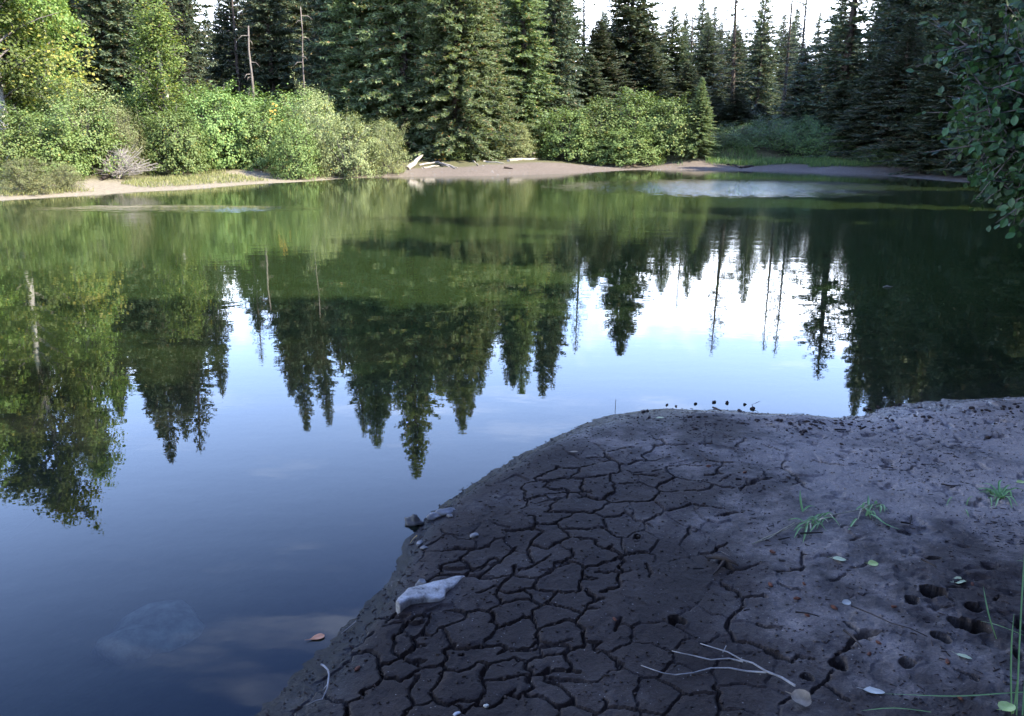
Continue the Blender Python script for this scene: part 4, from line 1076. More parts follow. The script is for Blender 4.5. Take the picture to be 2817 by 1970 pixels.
# leafy trees at the left
def leafy_meshes(seed, H=13.0, R=2.6, limbs=46, leaves=52, size=0.13, base=0.12):
    r = np.random.default_rng(seed)
    tl = []; P = []; Dr = []; Sd = []; L = []; Wd = []
    tp = [(0, 0, -0.3), (0.05, 0.02, H * 0.25), (-0.08, 0.1, H * 0.5), (0.1, 0.05, H * 0.75), (0.05, 0, H * 0.97)]
    for k in range(limbs):
        f = base + (0.98 - base) * (k + r.uniform(0, 1)) / limbs
        z = f * H; az = k * 2.4 + r.normal(0, 0.4)
        rad = R * (1.15 - f) ** 0.6 * (0.5 + 0.5 * min(1, f / 0.3)) * r.uniform(0.7, 1.15)
        pts = [np.array([0, 0, z])]
        el = 0.75 + 0.3 * f
        for i in range(4):
            el -= 0.12; az += r.normal(0, 0.15)
            pts.append(pts[-1] + np.array([math.cos(el) * math.cos(az), math.cos(el) * math.sin(az), math.sin(el)]) * rad / 3.2)
        tl.append(([tuple(p) for p in pts], [0.05, 0.04, 0.028, 0.018, 0.006]))
        for t in range(9):
            i = r.integers(1, 4); b = pts[i] + (pts[i + 1] - pts[i]) * r.uniform(0, 1)
            d2 = unit(r.normal(0, 1, 3) + np.array([0, 0, 0.25])); tip = b + d2 * r.uniform(0.4, 0.9)
            tl.append(([tuple(b), tuple(tip)], [0.012, 0.003]))
            n = int(leaves * r.uniform(0.6, 1.3))
            c = b + np.outer(r.uniform(0.2, 1.1, n), tip - b) + r.normal(0, 0.13, (n, 3))
            nrm = unit(np.array([0, 0, 0.5]) + unit(c - np.array([0, 0, z])) * 0.6 + r.normal(0, 0.6, (n, 3)))
            d = unit(np.cross(nrm, r.normal(0, 1, (n, 3)))); sd = np.cross(nrm, d)
            sz = size * r.uniform(0.65, 1.25, n)
            P.append(c); Dr.append(d); Sd.append(sd); L.append(sz); Wd.append(sz * 0.8)
    V, F = leaf_quads(np.concatenate(P), np.concatenate(Dr), np.concatenate(Sd), np.concatenate(L), np.concatenate(Wd))
    return tubes_mesh("trunk", [(tp, [0.17, 0.14, 0.10, 0.06, 0.015])], 8), tubes_mesh("limbs", tl + [([(0, 0, base * H), (0, 0, H * 0.5), (0, 0, H * 0.98)], [0.03, 0.02, 0.006])], 4), mesh_np("crown", V, F)
LF = [leafy_meshes(71), leafy_meshes(72, R=2.3), leafy_meshes(73, H=8.0, R=1.5, limbs=30, size=0.11, leaves=40, base=0.25)]
for t, l, c in LF:
    t.materials.append(M['bark_pale']); l.materials.append(M['bark_bush']); c.materials.append(M['birch_leaf'])
def leafy(var, x, y, H, R, label, group="leafy trees at the left"):
    bh, br = ((13, 2.8), (13, 2.5), (8, 1.6))[var]
    e = empty("cottonwood_tree", (x, y, land_z(x, y) - 0.05), random.uniform(0, 6.28), (R / br, R / br, H / bh))
    tag(e, label, "leafy tree", group)
    for n_, m_ in zip(("trunk", "limbs", "crown"), LF[var]): link(n_, m_, None, e)
    return e
def leafy_refl(var, dx, dy, dist, R, label):
    d = ray(dx * D2S, dy * D2S); hyp = math.hypot(d.x, d.y)
    x, y = d.x / hyp * dist, d.y / hyp * dist
    return leafy(var, x, y, dist * (-d.z) / hyp - CAM_H - land_z(x, y), R, label)
leafy_refl(0, 145, 1150, 33, 2.6, 'tall light green leafy tree with yellow patch at the left')
leafy_refl(1, 60, 1085, 34.5, 2.4, 'leafy tree second from the left edge, behind the yellow patch')
leafy_refl(1, 232, 1050, 35, 1.9, 'darker leafy tree right of the yellow patch')
leafy_refl(0, -30, 1060, 32, 2.4, 'leafy tree cut by the left edge with a pale trunk')
p = at(345 * D2S, 25 * D2S, 32)
leafy(2, p.x, p.y, p.z - land_z(p.x, p.y), 1.35, 'slender open leafy tree standing above the bank bushes')
# yellow and orange patches of turning leaves
def leaf_patch(owner, dx, dy, rad, n, mat, size=0.11, toward=0.6):
    """a patch of turned leaves on the side of the crown that faces the pond; a part of that plant"""
    bpy.context.view_layer.update()
    mw = owner.matrix_world
    dist = math.hypot(mw.translation.x, mw.translation.y) - toward
    p = at(dx * D2S, dy * D2S, dist)
    r = np.random.default_rng(int(dx) + 7)
    c = r.normal(0, 1, (n, 3)) * np.array([rad, rad * 0.7, rad * 1.1]) * 0.5
    nrm = unit(np.array([0.2, -0.4, 0.7]) + r.normal(0, 0.5, (n, 3)))
    d = unit(np.cross(nrm, r.normal(0, 1, (n, 3)))); sd = np.cross(nrm, d)
    sz = size * r.uniform(0.7, 1.3, n)
    V, F = leaf_quads(c + np.array(p), d, sd, sz, sz * 0.75)
    inv = np.array(mw.inverted())
    V = V @ inv[:3, :3].T + inv[:3, 3]
    o = link("turned_foliage", mesh_np("turned_foliage", V, F), mat, owner)
    return tag(o, 'yellow turned leaves' if mat is M['yellow_leaf'] else 'orange turned leaves')
def thing_by(label): return next(o for o in COL.objects if o.get("label") == label)
leaf_patch(thing_by('tall light green leafy tree with yellow patch at the left'), 150, 150, 1.0, 420, M['yellow_leaf'], 0.11, 2.2)
leaf_patch(thing_by('alder bush with an orange patch, middle of the left bank'), 612, 255, 0.3, 14, M['orange_leaf'], 0.10, 1.2)
leaf_patch(thing_by('small green bush at the foot of the spruce point'), 990, 352, 0.22, 14, M['orange_leaf'], 0.10, 0.8)
leaf_patch(thing_by('tallest pale willow, right half of the left bank'), 680, 275, 0.3, 12, M['yellow_leaf'], 0.10, 1.2)

# dead trunks
def snag(dx, ytop, ybase, dist, r0, label, name="dead_tree", stubs=9):
    a = at(dx * D2S, ytop * D2S, dist)
    zb = land_z(a.x, a.y); h = a.z - zb
    r3 = random.Random(int(dx))
    pts = jitter_line((0, 0, -0.1), (0.15, 0, h), 6, 0.05, int(dx))
    e = empty(name, (a.x, a.y, zb)); tag(e, label, "dead tree", "pale dead trunks")
    link("trunk", tubes_mesh("trunk", [(pts, np.linspace(r0, r0 * 0.35, 7).tolist())], 7), M['dead'], e)
    for k in range(stubs):
        z = h * r3.uniform(0.45, 0.95); an = r3.uniform(0, 6.28); l = r3.uniform(0.12, 0.5)
        b = Vector((0.15 * z / h, 0, z))
        link("branch_stub", tubes_mesh("branch_stub", [([b, b + Vector((math.cos(an) * l * .6, math.sin(an) * l * .6, -0.02)), b + Vector((math.cos(an) * l, math.sin(an) * l, -0.18))], [0.022, 0.014, 0.005])], 5), M['dead'], e)
snag(548, 58, 165, 34.5, 0.08, 'pale broken dead trunk with stubs above the left bushes')
snag(666, 15, 130, 38.5, 0.05, 'thin pale dead trunk in front of the dark spruces')

# ------------------------------------------------------------------ far bank details
def blades(name, pts, hgt, wid, mat, seed, lean=0.35, per=1):
    r = np.random.default_rng(seed)
    P = np.repeat(np.asarray(pts), per, axis=0); n = len(P)
    P = P + np.concatenate([r.normal(0, 0.05, (n, 2)), np.zeros((n, 1))], 1) if per > 1 else P
    d = unit(np.stack([r.normal(0, lean, n), r.normal(0, lean, n), np.ones(n)], 1))
    a = r.uniform(0, 6.28, n); sd = np.stack([np.cos(a), np.sin(a), 0 * a], 1)
    L = hgt * r.uniform(0.5, 1.3, n)
    V, F = leaf_quads(P, d, unit(sd), L, np.full(n, wid))
    return mesh_np(name, V, F)
def shore_strip(x0, x1, a, b, n, seed, ymin=14):
    r = np.random.default_rng(seed)
    out = []
    while len(out) < n:
        x = r.uniform(x0, x1, 4000); y = r.uniform(ymin, 44, 4000)
        sd = shore_sd(x, y)
        ok = (sd > a) & (sd < b) & (fbm(x, y, 0.8, 2) > -0.12)
        z = land_h(x, y, sd)
        out += np.stack([x, y, z - 0.01], 1)[ok].tolist()
    return np.array(out[:n])
tag(link("shore_grass", blades("shore_grass", shore_strip(-14, -4.0, 0.5, 2.6, 9000, 1), 0.14, 0.018, None, 2), M['grass_dry']), 'yellow-green grass along the sunlit left bank', 'grass', kind='stuff')
tag(link("bank_grass", blades("bank_grass", shore_strip(6.5, 17, 1.6, 4.5, 9000, 3, 28), 0.30, 0.022, None, 4), M['meadow']), 'green grass on the shaded right bank', 'grass', kind='stuff')
pm = np.array([(x, y, land_z(x, y)) for x, y in [(mound_c.x + random.uniform(-2.6, 0.8), mound_c.y + random.uniform(2.3, 3.4)) for _ in range(700)]])
tag(link("mound_grass", blades("mound_grass", pm, 0.38, 0.022, None, 5), M['grass_tan']), 'tan grass on top of the grey sand mound', 'grass', kind='stuff')
# tan tuft
p = ground(1218 * D2S, 366 * D2S, 0.15); zt = land_z(p.x, p.y)
tp_ = np.random.default_rng(9).normal(0, 0.10, (260, 3)) * np.array([1.6, 1, 0])
o = link("grass_tuft", blades("grass_tuft", tp_, 0.42, 0.02, None, 10, lean=0.6), M['grass_tan'], None, (p.x, p.y, zt - 0.01))
tag(o, 'orange-tan dry grass tuft at the end of the driftwood', 'grass tuft')

def on_land(dx, dy, lift=0.0):
    """first point of the far bank that the sight line through a display pixel meets"""
    d = ray(dx * D2S, dy * D2S); k = 1.0 / math.hypot(d.x, d.y)
    t = np.arange(15.0, 60.0, 0.08) * k
    X, Y, Z = d.x * t, d.y * t, CAM_H + d.z * t
    h = land_h(X, Y, shore_sd(X, Y))
    hit = np.argwhere((Z <= h) & (h > 0.0)).ravel()
    i = int(hit[0]) if len(hit) else len(t) // 2
    return Vector((X[i], Y[i], max(h[i], 0.0) + lift))
def log(pa, pb, r, label, group, mat='drift', la=0.03, lb=0.03, name="driftwood_log"):
    a = on_land(*pa, la); b = on_land(*pb, lb)
    r = r * 1.5
    c = (a + b) / 2
    L = (b - a).length
    pts = [q_ - c for q_ in jitter_line(a, b, 5, min(0.03, L * 0.02), int(pa[0] * 3 + pb[1]))]
    o = link(name, tubes_mesh(name, [(pts, [r, r * .95, r * .85, r * .75, r * .6, r * .35])], 7), M[mat], None, c)
    return tag(o, label, "driftwood", group)
GD = "driftwood on the far bank"
log((912, 382), (948, 362), 0.075, 'thick pale driftwood log leaning at the left of the point', GD, lb=0.25)
log((940, 372), (985, 369), 0.03, 'thin pale driftwood branch behind the leaning log', GD, lb=0.1)
log((985, 368), (1025, 378), 0.035, 'upper of two pale sticks pointing right to the beach', GD, lb=0.03)
log((990, 372), (1022, 380), 0.028, 'lower of two pale sticks pointing right to the beach', GD)
log((948, 378), (985, 374), 0.03, 'short pale stick lying on the beach by the point', GD)
log((1140, 362), (1212, 358), 0.05, 'long pale log lying at the foot of the pale willow', GD)
log((1150, 352), (1180, 350), 0.045, 'pale log end stacked above the long log', GD, la=0.2, lb=0.25)
log((1165, 354), (1205, 352), 0.05, 'weathered log in the pile left of the tan tuft', GD, la=0.12, lb=0.2)
log((1185, 357), (1222, 345), 0.035, 'pale stick poking out behind the tan tuft', GD, la=0.05, lb=0.35)
log((1085, 364), (1130, 368), 0.03, 'thin pale stick on the grass left of the long log', GD)
log((1090, 340), (1130, 355), 0.025, 'grey dead branch slanting down beside the spruce point', GD, 'dead', la=0.9, lb=0.1)
log((1060, 362), (1072, 372), 0.03, 'short pale stub at the middle of the beach', GD)
log((1660, 378), (1690, 374), 0.04, 'dark stick in the side of the grey sand mound', GD, 'dark_wood')
log((1625, 368), (1665, 378), 0.025, 'thin dark root on the grey sand mound', GD, 'dark_wood')
log((1130, 378), (1150, 380), 0.03, 'dark bit of wood on the sunlit beach', GD, 'dark_wood')

# pebbles and bits of bark strewn over the far beach
V = []; F = []
pb = shore_strip(-14, 15, 0.15, 2.6, 900, 21)
rp = random.Random(6)
for x, y, z in pb.tolist():
    k = rp.uniform(0.012, 0.05); o_ = len(V); n_ = 6
    for j in range(n_):
        an = j * 6.283 / n_; V.append((x + math.cos(an) * k * rp.uniform(.8, 1.5), y + math.sin(an) * k * rp.uniform(.7, 1.2), z - 0.005))
    V.append((x, y, z + k * 0.7))
    for j in range(n_): F.append((o_ + j, o_ + (j + 1) % n_, o_ + n_))
me = bpy.data.meshes.new("beach_pebbles"); me.from_pydata(V, [], F); me.update()
tag(link("beach_pebbles", me, M['rock_grey']), 'small stones and bark bits strewn along the far beach', 'pebbles', kind='stuff')
# pale dead twigs bush
p = on_land(262, 401); r3 = random.Random(77)
e = empty("dead_bush", p); tag(e, 'tangle of pale bare dead twigs at the left bank', 'dead bush')
tl = []
for k in range(120):
    an = r3.uniform(0, 6.28); l = r3.uniform(0.4, 1.15); el = r3.uniform(0.15, 1.4)
    d = Vector((math.cos(an) * math.cos(el) + 0.25, math.sin(an) * math.cos(el), math.sin(el))) * l
    pts = [Vector((r3.uniform(-.15, .15), r3.uniform(-.15, .15), 0.0)), d * 0.5 + Vector((0, 0, 0.06)), d]
    tl.append((pts, [0.012, 0.008, 0.004]))
    for _ in range(3):
        s_ = d * r3.uniform(0.5, 0.9); q_ = s_ + Vector((r3.uniform(-.3, .3), r3.uniform(-.3, .3), r3.uniform(-.1, .25)))
        tl.append(([s_, (s_ + q_) / 2 + Vector((0, 0, .02)), q_], [0.006, 0.005, 0.003]))
link("twigs", tubes_mesh("twigs", tl, 4), M['dead_pale'], e)
# curved dark log by the dead twigs
pl = [on_land(x, y, l) for x, y, l in ((228, 405, 0.05), (250, 398, 0.07), (280, 397, 0.1), (300, 397, 0.22), (312, 397, 0.5))]
c = pl[0].copy()
o = link("fallen_branch", tubes_mesh("fallen_branch", [([q_ - c for q_ in pl], [0.05, 0.045, 0.04, 0.03, 0.012])], 7), M['dark_wood'], None, c)
tag(o, 'dark curved fallen branch under the pale dead twigs', 'branch')
# upturned roots on the right bank
p = on_land(2045, 362); r3 = random.Random(12)
e = empty("root_wad", p); tag(e, 'grey upturned root mass of a fallen tree, right bank', 'tree roots')
tl = []
for k in range(26):
    an = r3.uniform(-0.6, 1.9); l = r3.uniform(0.5, 1.15)
    d = Vector((math.cos(an) * 0.55, r3.uniform(-.3, .3), abs(math.sin(an)) + 0.15)) * l
    tl.append(([Vector((r3.uniform(-.1, .35), 0, 0.0)), d * .5 + Vector((r3.uniform(-.1, .1), 0, 0)), d], [0.05, 0.03, 0.008]))
link("roots", tubes_mesh("roots", tl, 5), M['dead_pale'], e)
link("trunk", tubes_mesh("trunk", [([(0.1, 0, 0.25), (1.2, 0.6, 0.3), (3.0, 1.4, 0.35)], [0.22, 0.2, 0.16])], 9), M['bark'], e)

# ------------------------------------------------------------------ near alder at the right with leaves one can pick out
def alder_leaf_mesh(name, l=0.07, w=0.055):
    # outline of an alder leaf, folded a little along the midrib
    prof = [(0.0, 0.04), (0.18, 0.62), (0.42, 1.0), (0.68, 0.82), (0.88, 0.38), (1.0, 0.0)]
    V = []; F = []
    for t, s in prof:
        V += [(t * l, -s * w / 2, 0.12 * s * w), (t * l, 0, -0.01 * l * math.sin(t * 6)), (t * l, s * w / 2, 0.12 * s * w)]
    for i in range(len(prof) - 1):
        a = i * 3
        F += [(a, a + 3, a + 4, a + 1), (a + 1, a + 4, a + 5, a + 2)]
    V += [(-0.018, -0.0008, 0), (-0.018, 0.0008, 0)]
    F.append((0, 1, len(V) - 1, len(V) - 2))
    me = bpy.data.meshes.new(name); me.from_pydata(V, [], F); me.update()
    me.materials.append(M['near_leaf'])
    return me
leafm = [alder_leaf_mesh("leaf", l, w) for l, w in ((0.054, 0.041), (0.043, 0.034), (0.064, 0.048))]
na = empty("alder_tree", (5.3, 7.2, land_z(5.3, 7.2))); tag(na, 'near alder with broad dark leaves hanging in from the right', 'alder')
r = np.random.default_rng(99)
tl = []; LP = []; LD = []
base = np.array([5.3, 7.2, 0.0])
def near_branch(a, b, droop):
    a = np.array(a); b = np.array(b)
    n = 7; pts = []
    for i in range(n + 1):
        t = i / n
        p_ = a + (b - a) * t; p_[2] += droop * math.sin(t * math.pi) ; p_ += r.normal(0, 0.02, 3) * (0 < i < n)
        pts.append(p_)
    tl.append(([tuple(q_ - base) for q_ in pts], np.linspace(0.028, 0.006, n + 1).tolist()))
    for k in range(62):
        t = r.uniform(0.25, 1.0); i = min(int(t * n), n - 1)
        s = pts[i] + (pts[i + 1] - pts[i]) * (t * n - i)
        main = unit(b - a)
        d = unit(main * 0.7 + r.normal(0, 0.55, 3) + np.array([0, 0, -0.05]))
        l = r.uniform(0.18, 0.42)
        tip = s + d * l
        tl.append(([tuple(s - base), tuple((s + tip) / 2 - base), tuple(tip - base)], [0.006, 0.004, 0.002]))
        for q_ in np.arange(0.2, 1.05, 0.85 / 7):
            LP.append(s + d * l * q_ + r.normal(0, 0.02, 3)); LD.append(unit(d * 0.5 + r.normal(0, 0.6, 3) + np.array([0, 0, -0.25])))
tips = [(2105, 90, 6.3), (2140, 180, 6.2), (2190, 110, 6.6), (2260, 20, 6.4), (2290, 110, 6.0), (2110, 275, 6.3), (2135, 240, 6.8), (2180, 215, 6.2), (2230, 200, 6.5), (2290, 220, 6.0), (2130, 330, 6.3), (2200, 300, 6.6),
        (2270, 310, 6.2), (2150, 395, 6.4), (2215, 380, 6.1), (2280, 400, 6.3), (2165, 455, 6.3), (2235, 455, 6.2), (2290, 470, 6.0), (2125, 300, 7.0), (2225, 150, 7.0), (2270, 260, 7.0), (2190, 420, 6.9), (2250, 70, 7.0), (2310, 340, 6.6), (2320, 160, 6.6)]
for dx, dy, ds in tips:
    dx, dy = dx + 62 - 0.02 * dy, dy - 18 * (dy > 250) - 40 * (dy > 370)
    b = np.array(at(dx * D2S, dy * D2S, ds))
    a = np.array([5.25 + r.normal(0, 0.12), 7.1 + r.normal(0, 0.12), max(b[2] * 0.72 + r.normal(0, 0.1), 0.25)])
    near_branch(a, b, 0.10)
for k in range(5):
    an = r.uniform(0, 6.28)
    tl.append(([(0, 0, -0.15), (math.cos(an) * 0.1, math.sin(an) * 0.1, 1.0), (math.cos(an) * 0.35, math.sin(an) * 0.35, 2.6)], [0.05, 0.04, 0.012]))
link("branches", tubes_mesh("branches", tl, 5), M['bark_bush'], na)
LP = np.array(LP); LD = np.array(LD)
rel = LP - np.array([0, 0, CAM_H])
depth = rel[:, 1] * CP - rel[:, 2] * SP
inview = np.abs(rel[:, 0] / depth) < W_S / 2 / F_S + 0.01
ordr = np.argsort(np.where(inview, np.linalg.norm(rel, axis=1), 99))
nrm = unit(np.array([-0.15, -0.35, 0.8]) + r.normal(0, 0.45, LP.shape))
def leaf_matrix(i):
    d = Vector(LD[i]); n_ = Vector(nrm[i]); y_ = n_.cross(d).normalized(); n_ = d.cross(y_).normalized()
    m_ = Matrix((d, y_, n_)).transposed().to_4x4()
    m_.translation = Vector(LP[i] - base)
    return m_
for i in ordr[:300]:
    o = bpy.data.objects.new("leaf", leafm[int(i) % 3]); COL.objects.link(o)
    o.parent = na; o.matrix_local = leaf_matrix(int(i))
rest = ordr[300:]
V = []; F = []
tmpl = [[v.co.copy() for v in m_.vertices] for m_ in leafm]; tf = [tuple(pp.vertices) for pp in leafm[0].polygons]
for i in rest:
    m_ = leaf_matrix(int(i)); o_ = len(V)
    V += [tuple(m_ @ v) for v in tmpl[int(i) % 3]]; F += [tuple(k + o_ for k in f) for f in tf]
me = bpy.data.meshes.new("foliage"); me.from_pydata(V, [], F); me.update()
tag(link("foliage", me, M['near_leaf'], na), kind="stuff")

# ------------------------------------------------------------------ things lying on the mud
def blob(name, loc, size, mat, seed, label, cat, group=None, rough=0.25, flat=1.0, rz=0.0, sub=3):
    bm = bmesh.new(); bmesh.ops.create_icosphere(bm, subdivisions=sub, radius=1.0)
    off = Vector((seed * 3.1, seed * 1.7, seed * 0.9))
    for v in bm.verts:
        k = 1 + rough * mnoise.noise(v.co * 1.1 + off) * 1.6 + rough * 0.4 * mnoise.noise(v.co * 3.1 + off)
        v.co = Vector((v.co.x * size[0] * k, v.co.y * size[1] * k, v.co.z * size[2] * k))
    me = bpy.data.meshes.new(name); bm.to_mesh(me); bm.free()
    if rough < 0.5: me.polygons.foreach_set("use_smooth", np.ones(len(me.polygons), dtype=bool))
    o = link(name, me, mat, None, loc); o.rotation_euler = (0, 0, rz)
    return tag(o, label, cat, group)
# pale stone slab, its right end sunk in the silt
ol = [(160,1540),(185,1490),(235,1425),(290,1375),(420,1310),(560,1255),(700,1205),(820,1160),(920,1152),(860,1205),(790,1275),(705,1325),(692,1392),(640,1425),(560,1432),(480,1436),(400,1450),(330,1458),(270,1490),(215,1545)]
ow = [mud_crop('B', p_) for p_ in ol]
cen = sum(ow, Vector()) / len(ow)
bm = bmesh.new()
top = []
for q_ in ow:
    d = q_ - cen
    h_ = 0.021 - 0.115 * d.x - 0.04 * d.y          # highest at the rounded left end, sinking into the silt on the right
    h_ = max(h_, 0.004) + 0.003 * mnoise.noise(Vector((q_.x * 30, q_.y * 30, 0)))
    top.append(bm.verts.new((d.x + 0.003 * mnoise.noise(q_ * 60), d.y, h_)))
ft = bm.faces.new(top)
ex = bmesh.ops.extrude_face_region(bm, geom=[ft])
for v in [g_ for g_ in ex['geom'] if isinstance(g_, bmesh.types.BMVert)]: v.co.z = -0.03; v.co.x *= 1.01; v.co.y *= 1.01
bm.normal_update()
bm.faces.ensure_lookup_table()
rim = [e_ for e_ in ft.edges]
bmesh.ops.bevel(bm, geom=rim, offset=0.007, segments=3, affect='EDGES', profile=0.5)
bmesh.ops.triangulate(bm, faces=[f_ for f_ in bm.faces if len(f_.verts) > 4])
bmesh.ops.subdivide_edges(bm, edges=[e_ for e_ in bm.edges if e_.calc_length() > 0.02], cuts=2, use_grid_fill=True)
bmesh.ops.triangulate(bm, faces=[f_ for f_ in bm.faces if len(f_.verts) > 4])
for v in bm.verts: v.co.z += 0.0022 * mnoise.noise(v.co * 40) + 0.0014 * mnoise.noise(v.co * 140)
bmesh.ops.recalc_face_normals(bm, faces=bm.faces)
me = bpy.data.meshes.new("flat_stone"); bm.to_mesh(me); bm.free()
me.polygons.foreach_set("use_smooth", np.ones(len(me.polygons), dtype=bool)); me.update()
tag(link("flat_stone", me, M['rock_stained'], None, cen), 'long pale pointed stone half sunk in the cracked mud', 'stone')
GS = "stones on the near mud"
p = mud_crop('B', (430, 1265)); blob("stone", p + Vector((0, 0.012, 0.006)), (0.018, 0.014, 0.016), M['rock_grey'], 1, 'small angular stone touching the long pale stone', 'stone', GS, 0.35, rz=0.5)
p = mud_crop('B', (700, 450)); blob("stone", p + Vector((0, 0, 0.004)), (0.040, 0.026, 0.016), M['rock_grey'], 2, 'long pale grey stone at the waterline', 'stone', GS, rz=0.45)
p = mud_crop('B', (580, 495)); blob("stone", p + Vector((0, 0, 0.004)), (0.028, 0.022, 0.018), M['rock_grey'], 3, 'roundish grey stone pressed against the long grey stone', 'stone', GS, rz=0.2)
p = mud_crop('B', (757, 486)); blob("stone", p + Vector((0, 0, 0.003)), (0.013, 0.009, 0.008), M['rock_grey'], 4, 'tiny pale pebble beside the long grey stone', 'stone', GS)
p = mud_crop('B', (1022, 706)); blob("stone", p + Vector((0, 0, 0.003)), (0.019, 0.013, 0.010), M['rock_grey'], 5, 'lone small pale stone inland of the waterline stones', 'stone', GS, rz=0.5)
p = mud_crop('B', (418, 790)); blob("stone", p + Vector((0, 0, 0.003)), (0.010, 0.020, 0.008), M['rock_grey'], 6, 'small upright-lying pale stone near the water edge', 'stone', GS, rz=-0.3)
p = mud_crop('B', (470, 838)); blob("stone", p + Vector((0, 0, 0.003)), (0.013, 0.008, 0.007), M['rock_grey'], 7, 'small pale pebble just below the upright-lying stone', 'stone', GS)
p = ground(*crop('B', (355, 560)), z=0.0); blob("wet_stone", p + Vector((0, 0, 0.004)), (0.036, 0.022, 0.026), M['rock_dark'], 8, 'dark stone standing in the shallow water off the mud', 'stone', None, 0.45, rz=-0.2)
p = mud_crop('E', (908, 1316)); blob("pebble", p + Vector((0, 0, 0.002)), (0.007, 0.006, 0.005), M['leaf_white'], 9, 'tiny white pebble at the bottom edge of the mud', 'pebble')
p = mud_crop('E', (600, 1395)); blob("pebble", p + Vector((0, 0, 0.002)), (0.011, 0.006, 0.004), M['rock_pale'], 10, 'pale flat pebble at the bottom edge left of the white one', 'pebble', rz=0.6)
# rock under water
p = ground(345 * D2S, 1425 * D2S, -0.10)
blob("sunken_rock", Vector((p.x, p.y, -0.13)), (0.17, 0.15, 0.10), M['rock_algae'], 12, 'blurred pale algae-covered rock under the water, bottom left', 'rock', None, 0.35, rz=0.4)
p = ground(250 * D2S, 1520 * D2S, -0.2)
blob("sunken_rock", Vector((p.x, p.y, -0.26)), (0.18, 0.12, 0.10), M['rock_dark'], 13, 'dark rock under water in front of the pale one', 'rock', None, 0.35, rz=0.2)

# fallen leaves
def fallen_leaf(px, l, w, rz, mat, label, shape='oval', lift=0.004, tilt=(0, 0), z=None, curl=0.18):
    p_ = mud_at(*px) if z is None else ground(*px, z=z)
    prof = {'oval': [(0, .05), (.12, .55), (.32, .92), (.55, 1.0), (.78, .75), (.93, .38), (1, .04)],
            'round': [(0, .25), (.1, .68), (.3, .97), (.55, 1.0), (.8, .8), (.94, .45), (1, .1)],
            'pear': [(0, .08), (.15, .3), (.4, .72), (.68, 1.0), (.88, .8), (.97, .4), (1, .1)]}[shape]
    rr = random.Random(int(px[0] * 7 + px[1]))
    V, F = [], []
    for t, s in prof:
        x_ = (t - 0.5) * l
        e_ = s * (1 + rr.uniform(-0.08, 0.08))
        V += [(x_, -e_ * w / 2, curl * w * e_ * rr.uniform(0.3, 0.9)), (x_, -e_ * w / 4, 0.06 * w), (x_, 0, 0), (x_, e_ * w / 4, 0.06 * w), (x_, e_ * w / 2, curl * w * e_ * rr.uniform(0.3, 0.9))]
    for i in range(len(prof) - 1):
        for k in range(4):
            a_ = i * 5 + k; F.append((a_, a_ + 5, a_ + 6, a_ + 1))
    # midrib and stalk
    b_ = len(V); V += [(-l * 0.85, 0, 0.004), (-l * 0.85, 0.0012, 0.004)]
    F.append((b_, 1, 2, b_ + 1)) if False else F.append((b_, 2, 3, b_ + 1))
    me = bpy.data.meshes.new("fallen_leaf"); me.from_pydata(V, [], F); me.polygons.foreach_set("use_smooth", np.ones(len(F), dtype=bool)); me.update()
    o_ = link("fallen_leaf", me, mat, None, p_ + Vector((0, 0, lift))); o_.rotation_euler = (tilt[0], tilt[1], rz)
    return tag(o_, label, "leaf", "fallen leaves")
fallen_leaf(crop('C', (1020, 475)), 0.046, 0.032, 0.55, M['leaf_orange'], 'orange leaf floating on the water by the mud', 'pear', z=0.003, lift=0.0, curl=0.08)
fallen_leaf(crop('H', (318, 1500)), 0.050, 0.050, -0.5, M['leaf_tan'], 'round tan leaf at the bottom edge of the mud', 'round', tilt=(0.28, 0.12), lift=0.014, curl=0.3)
fallen_leaf(crop('H', (645, 282)), 0.044, 0.030, -0.3, M['leaf_pale'], 'pale green leaf lying left of the lime leaf', 'oval')
fallen_leaf(crop('H', (930, 320)), 0.036, 0.028, 0.0, M['leaf_lime'], 'lime green leaf lying right of the pale leaf', 'oval', tilt=(0.2, 0))
fallen_leaf(crop('H', (1665, 475)), 0.042, 0.036, 0.2, M['leaf_pale'], 'crumpled pale leaf near the right edge of the mud', 'round', curl=0.4)
fallen_leaf(crop('H', (940, 1405)), 0.052, 0.026, -0.25, M['leaf_white'], 'narrow white leaf at the bottom right', 'oval')
fallen_leaf(crop('H', (705, 650)), 0.030, 0.022, 0.2, M['leaf_white'], 'small whitish leaf tucked in a hollow of the mud', 'oval', tilt=(0.4, 0))
fallen_leaf(crop('G', (2255, 800)), 0.042, 0.030, 0.3, M['leaf_lime'], 'yellow-green leaf cut by the right edge', 'oval')
fallen_leaf(crop('A', (1425, 218)), 0.044, 0.022, 0.1, M['leaf_pale'], 'pale narrow leaf near the water at the mud tip', 'oval')
fallen_leaf(crop('H', (1705, 1110)), 0.038, 0.018, -0.6, M['leaf_pale'], 'small pale leaf beside the deep footprint hole', 'oval')
fallen_leaf(crop('H', (2060, 1590)), 0.045, 0.035, 0.4, M['leaf_lime'], 'green leaf at the very bottom right corner', 'round', lift=0.02)
fallen_leaf(crop('A', (700, 505)), 0.040, 0.018, 0.1, M['leaf_tan'], 'brown curled leaf flat on the cracked mud', 'oval')
fallen_leaf(crop('G', (425, 238)), 0.05, 0.02, 0.0, M['leaf_white'], 'white leaf at the waterline near the mud tip', 'oval')
fallen_leaf(crop('G', (222, 332)), 0.036, 0.018, 0.0, M['leaf_tan'], 'yellowish leaf among cones near the waterline', 'oval')

